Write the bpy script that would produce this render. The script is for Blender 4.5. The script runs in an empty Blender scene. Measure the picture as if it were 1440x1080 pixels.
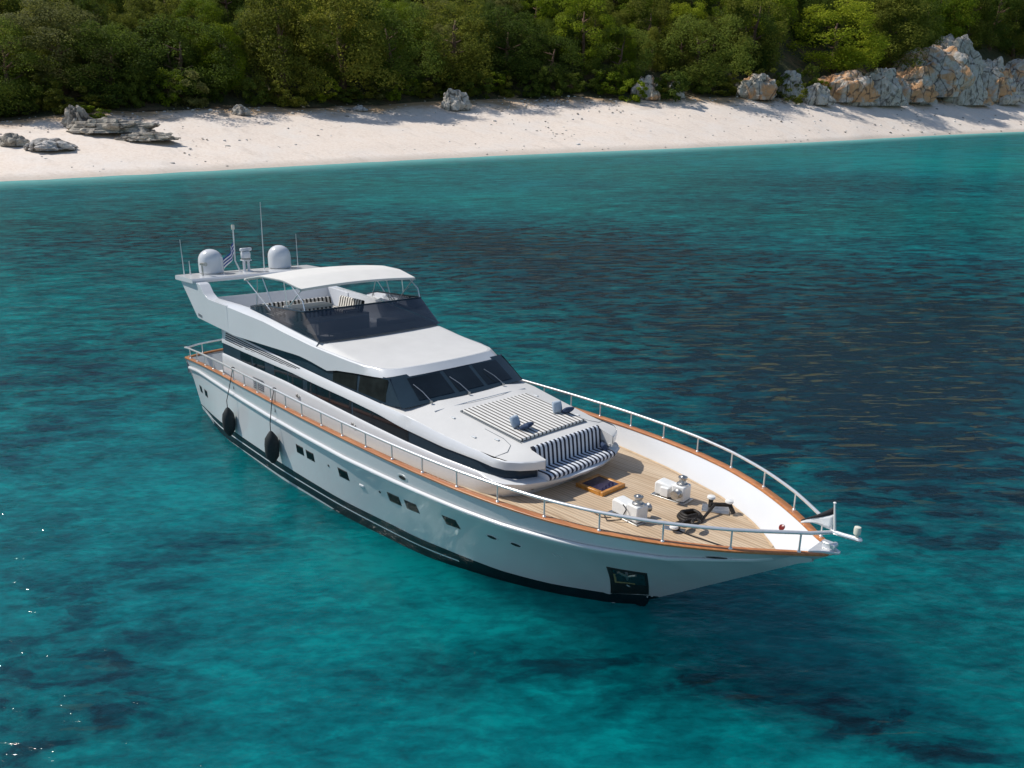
import bpy, math, random
import numpy as np
from mathutils import Vector, Matrix, noise

random.seed(7)
S = bpy.context.scene
COL = S.collection

# ------------------------------------------------------------------ camera
CAM = Vector((30.4924, -12.6022, 11.1660))
YAW, PIT, ROL = 2.3837270, -0.3511434, -0.0106744
FPX = 1046.877                                  # focal length for a 1440 px wide picture
fw = Vector((math.cos(YAW)*math.cos(PIT), math.sin(YAW)*math.cos(PIT), math.sin(PIT)))
rt = Vector((math.sin(YAW), -math.cos(YAW), 0.0))
up = rt.cross(fw)
rt2 = rt*math.cos(ROL) + up*math.sin(ROL)
up2 = -rt*math.sin(ROL) + up*math.cos(ROL)
cd = bpy.data.cameras.new("camera")
cam = bpy.data.objects.new("camera", cd)
COL.objects.link(cam)
M3 = Matrix((rt2, up2, -fw)).transposed()
cam.matrix_world = Matrix.Translation(CAM) @ M3.to_4x4()
cd.sensor_fit = 'HORIZONTAL'
cd.sensor_width = 36.0
cd.lens = 36.0*FPX/1440.0
cd.clip_start = 0.1
cd.clip_end = 6000.0
S.camera = cam

# ------------------------------------------------------------------ sky, sun, exposure
SUN_DIR = Vector((-0.556, -0.292, 0.778)).normalized()       # towards the sun
world = bpy.data.worlds.new("World")
S.world = world
world.use_nodes = True
wn = world.node_tree
wn.nodes.clear()
wo = wn.nodes.new("ShaderNodeOutputWorld")
wb = wn.nodes.new("ShaderNodeBackground")
ws = wn.nodes.new("ShaderNodeTexSky")
ws.sky_type = 'NISHITA'
ws.sun_disc = False
ws.sun_elevation = math.asin(SUN_DIR.z)
ws.sun_rotation = math.atan2(SUN_DIR.x, SUN_DIR.y)
ws.dust_density = 0.6
wb.inputs[1].default_value = 0.105
wn.links.new(ws.outputs[0], wb.inputs[0])
wn.links.new(wb.outputs[0], wo.inputs[0])
sd = bpy.data.lights.new("sun", 'SUN')
sd.energy = 3.9
sd.angle = math.radians(0.5)
sd.color = (1.0, 0.955, 0.88)
sun = bpy.data.objects.new("sun", sd)
COL.objects.link(sun)
sun.rotation_euler = SUN_DIR.to_track_quat('Z', 'Y').to_euler()
sun.location = (0, 0, 80)
S.view_settings.view_transform = 'Standard'
S.view_settings.look = 'None'
S.view_settings.exposure = 0.12
S.view_settings.gamma = 1.0

# ------------------------------------------------------------------ material helpers
class NT:
    def __init__(self, name):
        self.m = bpy.data.materials.new(name)
        self.m.use_nodes = True
        self.t = self.m.node_tree
        self.b = self.t.nodes["Principled BSDF"]
        self.out = self.t.nodes["Material Output"]
    def n(self, typ, **k):
        x = self.t.nodes.new(typ)
        for a, v in k.items():
            setattr(x, a, v)
        return x
    def l(self, a, b):
        self.t.links.new(a, b)
    def coord(self, kind="Object"):
        return self.n("ShaderNodeTexCoord").outputs[kind]
    def mapping(self, vec, scale=(1, 1, 1), loc=(0, 0, 0), rot=(0, 0, 0)):
        m = self.n("ShaderNodeMapping")
        m.inputs["Scale"].default_value = scale
        m.inputs["Location"].default_value = loc
        m.inputs["Rotation"].default_value = rot
        self.l(vec, m.inputs[0])
        return m.outputs[0]
    def noise(self, vec, scale, detail=4.0, rough=0.55, dist=0.0):
        x = self.n("ShaderNodeTexNoise")
        x.inputs["Scale"].default_value = scale
        x.inputs["Detail"].default_value = detail
        x.inputs["Roughness"].default_value = rough
        x.inputs["Distortion"].default_value = dist
        if vec is not None:
            self.l(vec, x.inputs["Vector"])
        return x.outputs["Fac"]
    def math(self, op, a, b=None, c=None, clamp=False):
        x = self.n("ShaderNodeMath", operation=op)
        x.use_clamp = clamp
        for i, v in enumerate((a, b, c)):
            if v is None:
                continue
            if isinstance(v, (int, float)):
                x.inputs[i].default_value = v
            else:
                self.l(v, x.inputs[i])
        return x.outputs[0]
    def ramp(self, fac, stops, interp='LINEAR'):
        r = self.n("ShaderNodeValToRGB")
        cr = r.color_ramp
        cr.interpolation = interp
        while len(cr.elements) < len(stops):
            cr.elements.new(0.5)
        for e, (p, c) in zip(cr.elements, stops):
            e.position = p
            e.color = (*c, 1.0) if not isinstance(c, (int, float)) else (c, c, c, 1.0)
        self.l(fac, r.inputs[0])
        return r.outputs[0]
    def mix(self, fac, a, b, blend='MIX'):
        x = self.n("ShaderNodeMix", data_type='RGBA', blend_type=blend)
        if isinstance(fac, (int, float)):
            x.inputs[0].default_value = fac
        else:
            self.l(fac, x.inputs[0])
        for i, v in ((6, a), (7, b)):
            if isinstance(v, tuple):
                x.inputs[i].default_value = (*v, 1.0)
            else:
                self.l(v, x.inputs[i])
        return x.outputs[2]
    def bump(self, h, strength=0.3, dist=0.1, prev=None):
        x = self.n("ShaderNodeBump")
        x.inputs["Strength"].default_value = strength
        x.inputs["Distance"].default_value = dist
        self.l(h, x.inputs["Height"])
        if prev is not None:
            self.l(prev, x.inputs["Normal"])
        return x.outputs[0]
    def set(self, **k):
        for a, v in k.items():
            key = a.replace("_", " ")
            s = self.b.inputs[key]
            if isinstance(v, tuple):
                s.default_value = (*v, 1.0) if len(v) == 3 and s.type == 'RGBA' else v
            elif isinstance(v, (int, float)):
                s.default_value = v
            else:
                self.l(v, s)
        return self

def plain(name, col, rough=0.4, metal=0.0, var=0.08, nscale=3.0, bump=0.0, spec=0.5, coat=0.0):
    t = NT(name)
    co = t.coord()
    f = t.noise(co, nscale, 5.0)
    a = tuple(max(0, c*(1-var)) for c in col)
    b = tuple(min(1, c*(1+var)) for c in col)
    t.set(Base_Color=t.ramp(f, [(0.3, a), (0.7, b)]), Roughness=rough, Metallic=metal)
    t.b.inputs["Specular IOR Level"].default_value = spec
    t.b.inputs["Coat Weight"].default_value = coat
    if bump:
        t.set(Normal=t.bump(t.noise(co, nscale*8, 3.0), bump, 0.01))
    return t.m

MAT = {}
MAT["gelcoat"] = plain("white_gelcoat", (0.66, 0.67, 0.685), 0.22, var=0.025, nscale=0.9, coat=0.3)
MAT["hull_paint"] = plain("hull_gelcoat", (0.60, 0.62, 0.63), 0.16, var=0.03, nscale=0.7, coat=0.5)
MAT["nonskid"] = plain("nonskid_white", (0.62, 0.61, 0.59), 0.6, var=0.035, nscale=1.6, bump=0.25)
MAT["antifoul"] = plain("boot_navy", (0.006, 0.012, 0.016), 0.25, var=0.3)
MAT["silver"] = plain("silver_line", (0.6, 0.63, 0.65), 0.3, var=0.05)
MAT["steel"] = plain("polished_steel", (0.78, 0.78, 0.78), 0.28, metal=0.6, var=0.05, nscale=9)
MAT["dullmetal"] = plain("dull_steel", (0.45, 0.44, 0.42), 0.34, metal=0.9, var=0.2, nscale=14)
MAT["darkglass"] = plain("dark_window_glass", (0.008, 0.013, 0.018), 0.07, var=0.4, nscale=1.2, spec=0.35)
MAT["winframe"] = plain("dark_window_surround", (0.024, 0.042, 0.060), 0.2, var=0.15, nscale=1.2, spec=0.18)
MAT["sideglass"] = plain("side_glass", (0.012, 0.016, 0.016), 0.35, var=0.4, spec=0.05)
MAT["gap_shade"] = plain("louvre_shadow_gap", (0.03, 0.036, 0.042), 0.6, spec=0.2)
MAT["portglass"] = plain("port_glass", (0.004, 0.005, 0.006), 0.2, var=0.3, spec=0.1)
MAT["black"] = plain("matt_black", (0.012, 0.012, 0.012), 0.55, var=0.3, nscale=12)
MAT["fenderfab"] = plain("fender_cover", (0.016, 0.022, 0.024), 0.8, var=0.25, nscale=10, bump=0.3)
MAT["rope"] = plain("dark_rope", (0.02, 0.02, 0.022), 0.9, var=0.3, nscale=40)
MAT["canvas"] = plain("cream_canvas", (0.70, 0.68, 0.64), 0.8, var=0.03, nscale=2.2, bump=0.15)
MAT["winchwhite"] = plain("winch_enamel", (0.76, 0.76, 0.74), 0.35, var=0.06, nscale=6)
MAT["rust_chain"] = plain("oily_chain", (0.022, 0.018, 0.015), 0.6, metal=0.3, var=0.5, nscale=25)
MAT["hatchframe"] = plain("varnished_frame", (0.50, 0.21, 0.03), 0.28, var=0.25, nscale=9, coat=0.4)
MAT["hatchglass"] = plain("hatch_glass", (0.02, 0.018, 0.05), 0.08, var=0.3, nscale=5)
MAT["amber"] = plain("amber_lining", (0.30, 0.24, 0.11), 0.4, var=0.25, nscale=4)
MAT["redlens"] = plain("red_lens", (0.16, 0.012, 0.008), 0.3)
MAT["lens"] = plain("lamp_lens", (0.68, 0.66, 0.56), 0.2)
MAT["navyfab"] = plain("navy_cushion", (0.022, 0.045, 0.10), 0.85, var=0.25, nscale=8, bump=0.2)
MAT["palefab"] = plain("pale_blue_cushion", (0.42, 0.49, 0.56), 0.85, var=0.12, nscale=8, bump=0.2)
MAT["flagblue"] = plain("flag_blue", (0.006, 0.045, 0.26), 0.8)
MAT["flagwhite"] = plain("flag_white", (0.78, 0.78, 0.78), 0.8)
MAT["flagblack"] = plain("flag_black", (0.02, 0.02, 0.024), 0.8)
MAT["grey"] = plain("grey_grille", (0.16, 0.18, 0.20), 0.5)
MAT["antenna"] = plain("antenna_white", (0.72, 0.72, 0.70), 0.4)
MAT["shade_inside"] = plain("cabin_interior", (0.10, 0.07, 0.045), 0.6, var=0.4, nscale=2)

def teak_mat():
    t = NT("teak_deck")
    co = t.coord()
    g = t.noise(t.mapping(co, (0.5, 11.0, 1.0)), 1.0, 6.0, 0.65)
    s = t.n("ShaderNodeSeparateXYZ"); t.l(co, s.inputs[0])
    wob = t.math('ADD', s.outputs[1], t.math('MULTIPLY', t.noise(co, 0.6, 2.0), 0.05))
    pl = t.math('FLOOR', t.math('DIVIDE', wob, 0.10))
    wn_ = t.n("ShaderNodeTexWhiteNoise", noise_dimensions='1D'); t.l(pl, wn_.inputs["W"])
    fr = t.math('FRACT', t.math('DIVIDE', wob, 0.10))
    seam = t.math('LESS_THAN', t.math('ABSOLUTE', t.math('SUBTRACT', fr, 0.5)), 0.085)
    base = t.ramp(g, [(0.28, (0.36, 0.25, 0.155)), (0.5, (0.54, 0.405, 0.265)), (0.74, (0.67, 0.54, 0.385))])
    base = t.mix(t.math('MULTIPLY', wn_.outputs[0], 0.55), base, (0.38, 0.25, 0.145))
    big = t.noise(t.mapping(co, (0.35, 1.6, 1)), 1.0, 5.0)
    base = t.mix(t.ramp(big, [(0.4, 0.0), (0.7, 0.55)]), base, (0.68, 0.55, 0.40))
    base = t.mix(t.math('MULTIPLY', seam, 0.55), base, (0.12, 0.085, 0.06))
    t.set(Base_Color=base, Roughness=0.62)
    return t.m
MAT["teak"] = teak_mat()

def varnish_mat():
    t = NT("varnished_cap")
    co = t.coord()
    g = t.noise(t.mapping(co, (0.7, 12.0, 6.0)), 1.5, 5.0)
    t.set(Base_Color=t.ramp(g, [(0.3, (0.36, 0.125, 0.042)), (0.7, (0.54, 0.225, 0.080))]), Roughness=0.3)
    t.b.inputs["Coat Weight"].default_value = 0.4
    return t.m
MAT["varnish"] = varnish_mat()

def stripe_mat(name, pitch, duty, dark, light, axis=1, rough=0.85):
    t = NT(name)
    co = t.coord()
    s = t.n("ShaderNodeSeparateXYZ"); t.l(co, s.inputs[0])
    fr = t.math('FRACT', t.math('ADD', t.math('DIVIDE', s.outputs[axis], pitch), 50.25))
    m = t.math('LESS_THAN', fr, duty)
    f = t.noise(co, 5.0, 4.0)
    li = t.ramp(f, [(0.3, tuple(c*0.93 for c in light)), (0.7, light)])
    t.set(Base_Color=t.mix(m, li, dark), Roughness=rough,
          Normal=t.bump(t.noise(co, 4.0, 2.0), 0.25, 0.03))
    return t.m
MAT["padstripe"] = stripe_mat("pad_stripes", 0.142, 0.36, (0.085, 0.075, 0.066), (0.76, 0.74, 0.70))
MAT["seatstripe"] = stripe_mat("seat_stripes", 0.150, 0.48, (0.012, 0.016, 0.032), (0.70, 0.73, 0.78))
MAT["flystripe"] = stripe_mat("fly_stripes", 0.16, 0.46, (0.035, 0.03, 0.028), (0.74, 0.71, 0.65))
MAT["flystripex"] = stripe_mat("fly_stripes_side", 0.16, 0.46, (0.035, 0.03, 0.028), (0.74, 0.71, 0.65), axis=0)

def tint_mat():
    t = NT("smoked_acrylic")
    tr = t.n("ShaderNodeBsdfTransparent"); tr.inputs[0].default_value = (0.23, 0.24, 0.27, 1)
    gl = t.n("ShaderNodeBsdfGlossy"); gl.inputs["Roughness"].default_value = 0.04
    gl.inputs[0].default_value = (0.9, 0.9, 0.9, 1)
    df = t.n("ShaderNodeBsdfDiffuse"); df.inputs[0].default_value = (0.045, 0.065, 0.095, 1)
    m1 = t.n("ShaderNodeMixShader"); m1.inputs[0].default_value = 0.5
    t.l(tr.outputs[0], m1.inputs[1]); t.l(df.outputs[0], m1.inputs[2])
    fr = t.n("ShaderNodeFresnel"); fr.inputs[0].default_value = 1.45
    m2 = t.n("ShaderNodeMixShader")
    t.l(fr.outputs[0], m2.inputs[0]); t.l(m1.outputs[0], m2.inputs[1]); t.l(gl.outputs[0], m2.inputs[2])
    t.l(m2.outputs[0], t.out.inputs[0])
    t.l(t.noise(t.coord(), 1.0, 2.0), df.inputs["Roughness"])
    return t.m
MAT["tint"] = tint_mat()

# ------------------------------------------------------------------ mesh helpers
class MB:
    def __init__(self):
        self.v = []; self.f = []
    def add(self, vs, fs):
        o = len(self.v)
        self.v += [tuple(p) for p in vs]
        self.f += [tuple(i+o for i in q) for q in fs]
        return self
    def grid(self, rows, flip=False, close=False):
        n = len(rows[0]); fs = []
        for i in range(len(rows)-1):
            for j in range(n-1 if not close else n):
                a, b = i*n+j, i*n+(j+1) % n
                q = (a, b, b+n, a+n)
                fs.append(q[::-1] if flip else q)
        return self.add([p for r in rows for p in r], fs)
    def poly(self, pts, flip=False):
        q = tuple(range(len(pts)))
        return self.add(pts, [q[::-1] if flip else q])
    def prism(self, pts, off):
        n = len(pts); off = Vector(off)
        a = [Vector(p) for p in pts]; b = [p+off for p in a]
        fs = [tuple(range(n))[::-1], tuple(range(n, 2*n))]
        fs += [(i, (i+1) % n, n+(i+1) % n, n+i) for i in range(n)]
        return self.add(a+b, fs)
    def box(self, c, s, rz=0.0, ry=0.0, rx=0.0):
        R = Matrix.Rotation(rz, 3, 'Z') @ Matrix.Rotation(ry, 3, 'Y') @ Matrix.Rotation(rx, 3, 'X')
        vs = []
        for x in (-.5, .5):
            for y in (-.5, .5):
                for z in (-.5, .5):
                    vs.append(Vector(c)+R @ Vector((x*s[0], y*s[1], z*s[2])))
        return self.add(vs, [(0, 1, 3, 2), (4, 6, 7, 5), (0, 4, 5, 1), (2, 3, 7, 6), (0, 2, 6, 4), (1, 5, 7, 3)])
    def tube(self, path, r, seg=10, closed=False, cap=True):
        P = [Vector(p) for p in path]; n = len(P)
        rs = r if isinstance(r, (list, tuple)) else [r]*n
        rows = []; prev = None
        for i in range(n):
            if closed:
                t = (P[(i+1) % n]-P[i-1])
            else:
                t = P[min(i+1, n-1)]-P[max(i-1, 0)]
            t.normalize()
            if prev is None:
                a = Vector((0, 0, 1)) if abs(t.z) < 0.9 else Vector((1, 0, 0))
                u = t.cross(a).normalized()
            else:
                u = (prev - t*prev.dot(t)).normalized()
            prev = u
            w = t.cross(u)
            rows.append([P[i]+(u*math.cos(k*2*math.pi/seg)+w*math.sin(k*2*math.pi/seg))*rs[i] for k in range(seg)])
        if closed:
            rows.append(rows[0])
        o = len(self.v)
        self.grid(rows, close=True)
        if cap and not closed:
            self.f.append(tuple(o+k for k in range(seg))[::-1])
            self.f.append(tuple(o+(n-1)*seg+k for k in range(seg)))
        return self
    def lathe(self, prof, c, axis=(0, 0, 1), seg=24):
        ax = Vector(axis).normalized()
        a = Vector((1, 0, 0)) if abs(ax.x) < 0.9 else Vector((0, 1, 0))
        u = ax.cross(a).normalized(); w = ax.cross(u); c = Vector(c)
        rows = [[c+ax*h+(u*math.cos(k*2*math.pi/seg)+w*math.sin(k*2*math.pi/seg))*max(r, 1e-4) for k in range(seg)] for r, h in prof]
        o = len(self.v)
        self.grid(rows, close=True)
        self.f.append(tuple(o+k for k in range(seg))[::-1])
        self.f.append(tuple(o+(len(prof)-1)*seg+k for k in range(seg)))
        return self
    def mirror(self):
        o = len(self.v)
        self.v += [(x, -y, z) for x, y, z in self.v]
        self.f += [tuple(i+o for i in q)[::-1] for q in self.f]
        return self
    def build(self, name, mat, parent=None, bevel=0.0, seg=2, angle=35, solid=0.0, subsurf=0, origin=None, fix=True):
        me = bpy.data.meshes.new(name)
        vs = self.v
        if origin is not None:
            vs = [(x-origin[0], y-origin[1], z-origin[2]) for x, y, z in vs]
        me.from_pydata(vs, [], self.f)
        if fix:
            import bmesh
            bm = bmesh.new(); bm.from_mesh(me)
            bmesh.ops.remove_doubles(bm, verts=bm.verts, dist=0.0004)
            bmesh.ops.dissolve_degenerate(bm, edges=bm.edges, dist=0.0002)
            bmesh.ops.recalc_face_normals(bm, faces=bm.faces)
            bm.to_mesh(me); bm.free()
        me.materials.append(mat)
        me.shade_smooth()
        me.set_sharp_from_angle(angle=math.radians(angle))
        o = bpy.data.objects.new(name, me)
        COL.objects.link(o)
        if solid:
            m = o.modifiers.new("solid", 'SOLIDIFY'); m.thickness = abs(solid); m.offset = -1 if solid > 0 else 1
        if bevel:
            m = o.modifiers.new("bevel", 'BEVEL'); m.width = bevel; m.segments = seg
            m.limit_method = 'ANGLE'; m.angle_limit = math.radians(40)
            m.harden_normals = False
        if subsurf:
            m = o.modifiers.new("sub", 'SUBSURF'); m.levels = subsurf; m.render_levels = subsurf
        if parent is not None:
            o.parent = parent
        return o

def tag(o, label=None, cat=None, group=None, kind=None):
    if label: o["label"] = label
    if cat: o["category"] = cat
    if group: o["group"] = group
    if kind: o["kind"] = kind
    return o

def itp(x, xs, ys):
    return float(np.interp(x, xs, ys))

# ------------------------------------------------------------------ setting: sea, beach, hillside
AX = YAW                                      # azimuth of the view axis; az grows to the right
AZ_K = [-95, -60, -33.5, -28.8, -23.7, -12.2, 0.2, 12.5, 23.8, 33.3, 42, 60, 95]
D0_K = [230, 178, 170, 171, 173.4, 187, 211.4, 242.4, 306, 433, 560, 760, 1100]
EL_K = [-.0056, -.0056, -.0056, .0021, .0074, .0070, .0150, .0155, .0100, .0085, .008, .008, .008]
def sm(az, K, V): return float(np.interp([az-5, az-2.5, az, az+2.5, az+5], K, V) @ np.array([.14, .22, .28, .22, .14]))
def shore(az): return sm(az, AZ_K, D0_K)-1.0
def btop(az):
    D0 = shore(az)
    k = sm(az, [-33, 0, 20, 33, 50], [1.34, 1.33, 1.24, 1.19, 1.15])
    Dt = D0*k
    return Dt, CAM.z + sm(az, AZ_K, EL_K)*Dt
def pol(az, D, z=0.0):
    a = AX-math.radians(az)
    return (CAM.x+D*math.cos(a), CAM.y+D*math.sin(a), z)
def ground(az, D):
    D0 = shore(az); Dt, zt = btop(az)
    if D <= D0:
        return -(D0-D)*0.06
    if D <= Dt:
        t = (D-D0)/(Dt-D0)
        return zt*(0.92*t+0.08*t*t) + 0.25*math.sin(t*9+az*0.5)*t*(1-t)
    d = D-Dt
    p = pol(az, D)
    n1 = noise.noise(Vector((p[0]*0.02, p[1]*0.02, 0)))
    s = 0.50
    return zt + d*s*min(1.0, 0.35+d/30.0) + n1*7*min(1, d/25.0)

def sea_build():
    # seabed weed beds, centred in (azimuth, picture row) and stored per vertex as a real ground pattern
    H = 1047.0*CAM.z
    blobs = [(1080,470,400,105,1.0),(1260,570,280,100,.95),(780,365,260,50,.8),(1390,410,220,80,.8),(280,305,430,40,.55),
             (980,290,320,22,.35),(70,500,170,120,.30),(330,430,260,60,.22),(1010,1035,430,55,.42),(60,930,200,170,.5),(300,760,260,45,.2),
             (1330,1010,240,60,.4),(1000,640,160,70,.35),(520,340,300,26,.5),(1340,700,220,80,.3),(1210,260,260,14,.35),(640,900,200,25,.25)]
    bright = [(830,540,120,60,.5),(560,860,260,110,.5),(760,300,260,16,.5),(1150,930,320,60,.35),(280,660,180,60,.3),(640,280,300,14,.4),(1300,235,200,14,.4)]
    na, nd = 560, 330
    azs = np.concatenate([np.linspace(-60, 60, 401), np.linspace(60, 300, na-401+1)[1:]])
    ds = np.concatenate([[0.5], np.geomspace(3.0, 2600.0, nd-1)])
    vs = []; weed = []; shal = []
    hor = 540+FPX*math.tan(PIT)
    for d in ds:
        for az in azs:
            a = az if az <= 180 else az-360
            dd = d
            D0 = shore(max(-95, min(95, a)))
            if abs(a) <= 95:
                dd = min(d, D0+12)
            x, y, _ = pol(az, dd)
            vs.append((x, y, 0.0))
            if abs(a) < 60 and dd > 2:
                tz = math.tan(math.radians(a))
                row = hor + H/(dd*1.0)*0.96 + 18
                colx = 720 + FPX*tz/ (math.cos(-PIT) + math.sin(-PIT)*CAM.z/dd)
                w = sum(m*math.exp(-(((colx-cx)/rx)**2+((row-cy)/ry)**2)*1.1) for cx, cy, rx, ry, m in blobs)
                b = sum(m*math.exp(-(((colx-cx)/rx)**2+((row-cy)/ry)**2)*1.1) for cx, cy, rx, ry, m in bright)
                weed.append(max(0.0, min(1.0, 0.28+0.50*w-0.36*b)))
                e = max(0.0, D0-dd)
                shal.append(math.exp(-e/(D0*0.10)))
            else:
                weed.append(0.35); shal.append(0.0)
    n = len(azs); fs = []
    for i in range(nd-1):
        for j in range(n):
            k = (j+1) % n
            fs.append((i*n+j, (i+1)*n+j, (i+1)*n+k, i*n+k))
    me = bpy.data.meshes.new("sea")
    me.from_pydata(vs, [], fs)
    for nm, arr in (("weed", weed), ("shallow", shal)):
        at = me.attributes.new(nm, 'FLOAT', 'POINT'); at.data.foreach_set("value", arr)
    if sum(p.normal.z for p in me.polygons[:2000]) < 0:
        me.flip_normals()
    me.shade_smooth()
    o = bpy.data.objects.new("sea", me); COL.objects.link(o)
    t = NT("sea_water")
    co = t.n("ShaderNodeNewGeometry").outputs["Position"]
    rot = -(AX-math.pi/2)                      # x of the turned coordinates runs across the bay
    m1 = t.mapping(co, rot=(0, 0, rot))
    aw = t.n("ShaderNodeAttribute", attribute_name="weed").outputs["Fac"]
    ash = t.n("ShaderNodeAttribute", attribute_name="shallow").outputs["Fac"]
    n1 = t.noise(t.mapping(m1, (0.10, 0.16, 1)), 1.0, 7.0, 0.62, 0.2)
    n2 = t.noise(t.mapping(m1, (0.55, 1.25, 1)), 1.0, 6.0, 0.62, 0.45)
    n3 = t.noise(t.mapping(m1, (0.02, 0.03, 1)), 1.0, 3.0)
    n4 = t.noise(t.mapping(m1, (2.0, 4.4, 1)), 1.0, 4.0, 0.62, 0.3)
    n5 = t.noise(t.mapping(m1, (0.22, 0.46, 1)), 1.0, 5.0, 0.62, 0.3)
    k = t.math('ADD', aw, t.math('MULTIPLY', t.math('SUBTRACT', n1, 0.5), 0.75))
    k = t.math('ADD', k, t.math('MULTIPLY', t.math('SUBTRACT', n5, 0.5), 0.85))
    # ragged weed bed edges, plus dark ripple reflections painted into the colour
    crisp = t.math('MULTIPLY', t.ramp(n2, [(0.50, 0.0), (0.585, 1.0)]), t.math('SUBTRACT', t.math('MULTIPLY', aw, 1.35), 0.30, clamp=True))
    k = t.math('ADD', k, t.math('MULTIPLY', crisp, 0.95))
    k = t.math('SUBTRACT', k, t.math('MULTIPLY', t.ramp(n2, [(0.36, 1.0), (0.46, 0.0)]), 0.17))
    k = t.math('ADD', k, t.math('MULTIPLY', t.math('SUBTRACT', n4, 0.5), 0.85))  # fine streaks of sky brightness on wave facets, painted into the colour
    colr = t.ramp(k, [(0.0, (0.000, 0.165, 0.198)), (0.24, (0.000, 0.107, 0.138)), (0.46, (0.000, 0.066, 0.090)), (0.70, (0.001, 0.034, 0.055)), (1.0, (0.003, 0.013, 0.023))])
    hue = t.mix(t.math('MULTIPLY', t.math('SUBTRACT', n3, 0.35), 1.6, clamp=True), (0.5, 1.06, 0.76), (0.6, 1.0, 1.02))
    colr = t.mix(0.8, colr, hue, 'MULTIPLY')
    br = t.math('MULTIPLY', t.math('GREATER_THAN', t.noise(t.mapping(m1, (0.5, 3.2, 1)), 1.0, 4.0, 0.6, 0.8), 0.60), t.math('SUBTRACT', aw, 0.42, clamp=True), clamp=True)
    colr = t.mix(t.math('MULTIPLY', br, 2.0, clamp=True), colr, (0.050, 0.052, 0.026))  # brown glints on the water, painted in over the dark beds
    sh = t.math('ADD', ash, t.math('MULTIPLY', t.math('SUBTRACT', n2, 0.5), 0.5))
    colr = t.mix(t.math('MULTIPLY', t.ramp(sh, [(0.28, 0.0), (1.0, 1.0)]), 0.95), colr, (0.15, 0.42, 0.40))
    w1 = t.noise(t.mapping(m1, (0.55, 1.1, 1)), 1.0, 3.0, 0.5, 0.4)
    w2 = t.noise(t.mapping(m1, (2.2, 4.2, 1)), 1.0, 4.0, 0.6, 0.3)
    w3 = t.noise(t.mapping(m1, (9.0, 14.0, 1)), 1.0, 2.0, 0.5)
    b = t.bump(w1, 0.55, 0.2)
    b = t.bump(w2, 0.48, 0.075, b)
    b = t.bump(w3, 0.28, 0.013, b)
    t.set(Base_Color=colr, Roughness=0.5, IOR=1.333)
    t.b.inputs["Specular IOR Level"].default_value = 0.0
    t.b.subsurface_method = 'BURLEY'                # light scattered in the body of the water
    t.set(Subsurface_Weight=1.0, Subsurface_Radius=(2.0, 6.0, 6.5), Subsurface_Scale=1.0)
    gl = t.n("ShaderNodeBsdfGlossy"); gl.inputs["Roughness"].default_value = 0.07
    gl.inputs[0].default_value = (1, 1, 1, 1)
    t.l(b, gl.inputs["Normal"])
    fz = t.n("ShaderNodeFresnel"); fz.inputs[0].default_value = 1.333; t.l(b, fz.inputs["Normal"])
    ms = t.n("ShaderNodeMixShader")
    # choppy water never turns fully mirror-like at grazing angles
    t.l(t.math('MINIMUM', t.math('MULTIPLY', fz.outputs[0], 0.8), 0.10), ms.inputs[0])
    t.l(t.b.outputs[0], ms.inputs[1]); t.l(gl.outputs[0], ms.inputs[2]); t.l(ms.outputs[0], t.out.inputs[0])
    me.materials.append(t.m)
    return tag(o, kind="structure")
sea_build()

def land_sheet(name, fn_rows, mat):
    azs = np.linspace(-60, 60, 300)
    rows = [[pol(az, D, z) for az, D, z in fn_rows(i, azs)] for i in range(fn_rows.n)]
    mb = MB(); mb.grid(rows)
    o = mb.build(name, mat, fix=False, angle=180)
    if sum(p.normal.z for p in o.data.polygons) < 0:
        o.data.flip_normals()
    return tag(o, kind="structure")

def beach_mat():
    t = NT("pebble_sand")
    co = t.n("ShaderNodeNewGeometry").outputs["Position"]
    a = t.n("ShaderNodeAttribute", attribute_name="inland").outputs["Fac"]
    n1 = t.noise(co, 0.09, 6.0, 0.6); n2 = t.noise(co, 1.3, 5.0, 0.7)
    base = t.ramp(n2, [(0.25, (0.66, 0.545, 0.45)), (0.5, (0.79, 0.675, 0.575)), (0.8, (0.84, 0.76, 0.68))])
    base = t.mix(t.ramp(n1, [(0.45, 0.0), (0.7, 0.45)]), base, (0.74, 0.70, 0.66))
    rot = -(AX-math.pi/2)
    st = t.noise(t.mapping(co, (0.02, 0.35, 0.6), rot=(0, 0, rot)), 1.0, 5.0, 0.65)
    base = t.mix(t.ramp(st, [(0.54, 0.0), (0.74, 0.30)]), base, (0.36, 0.29, 0.235))
    wet = t.ramp(t.math('ADD', a, t.math('MULTIPLY', t.math('SUBTRACT', n2, 0.5), 0.03)), [(0.02, 1.0), (0.10, 0.0)])
    base = t.mix(t.math('MULTIPLY', wet, 0.55), base, (0.36, 0.31, 0.26))
    dry = t.math('ADD', a, t.math('MULTIPLY', t.math('SUBTRACT', n1, 0.5), 0.55))
    base = t.mix(t.ramp(dry, [(0.78, 0.0), (0.95, 0.9)]), base, (0.40, 0.25, 0.12))
    deb = t.math('MULTIPLY', t.ramp(t.noise(t.mapping(co, (0.25, 0.9, 0.5), rot=(0, 0, rot)), 1.0, 4.0, 0.6), [(0.66, 0.0), (0.72, 1.0)]), t.ramp(a, [(0.55, 0.0), (0.75, 0.7)]))
    base = t.mix(deb, base, (0.16, 0.11, 0.075))
    t.set(Base_Color=base, Roughness=0.9, Normal=t.bump(n2, 0.5, 0.25))
    return t.m
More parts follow.
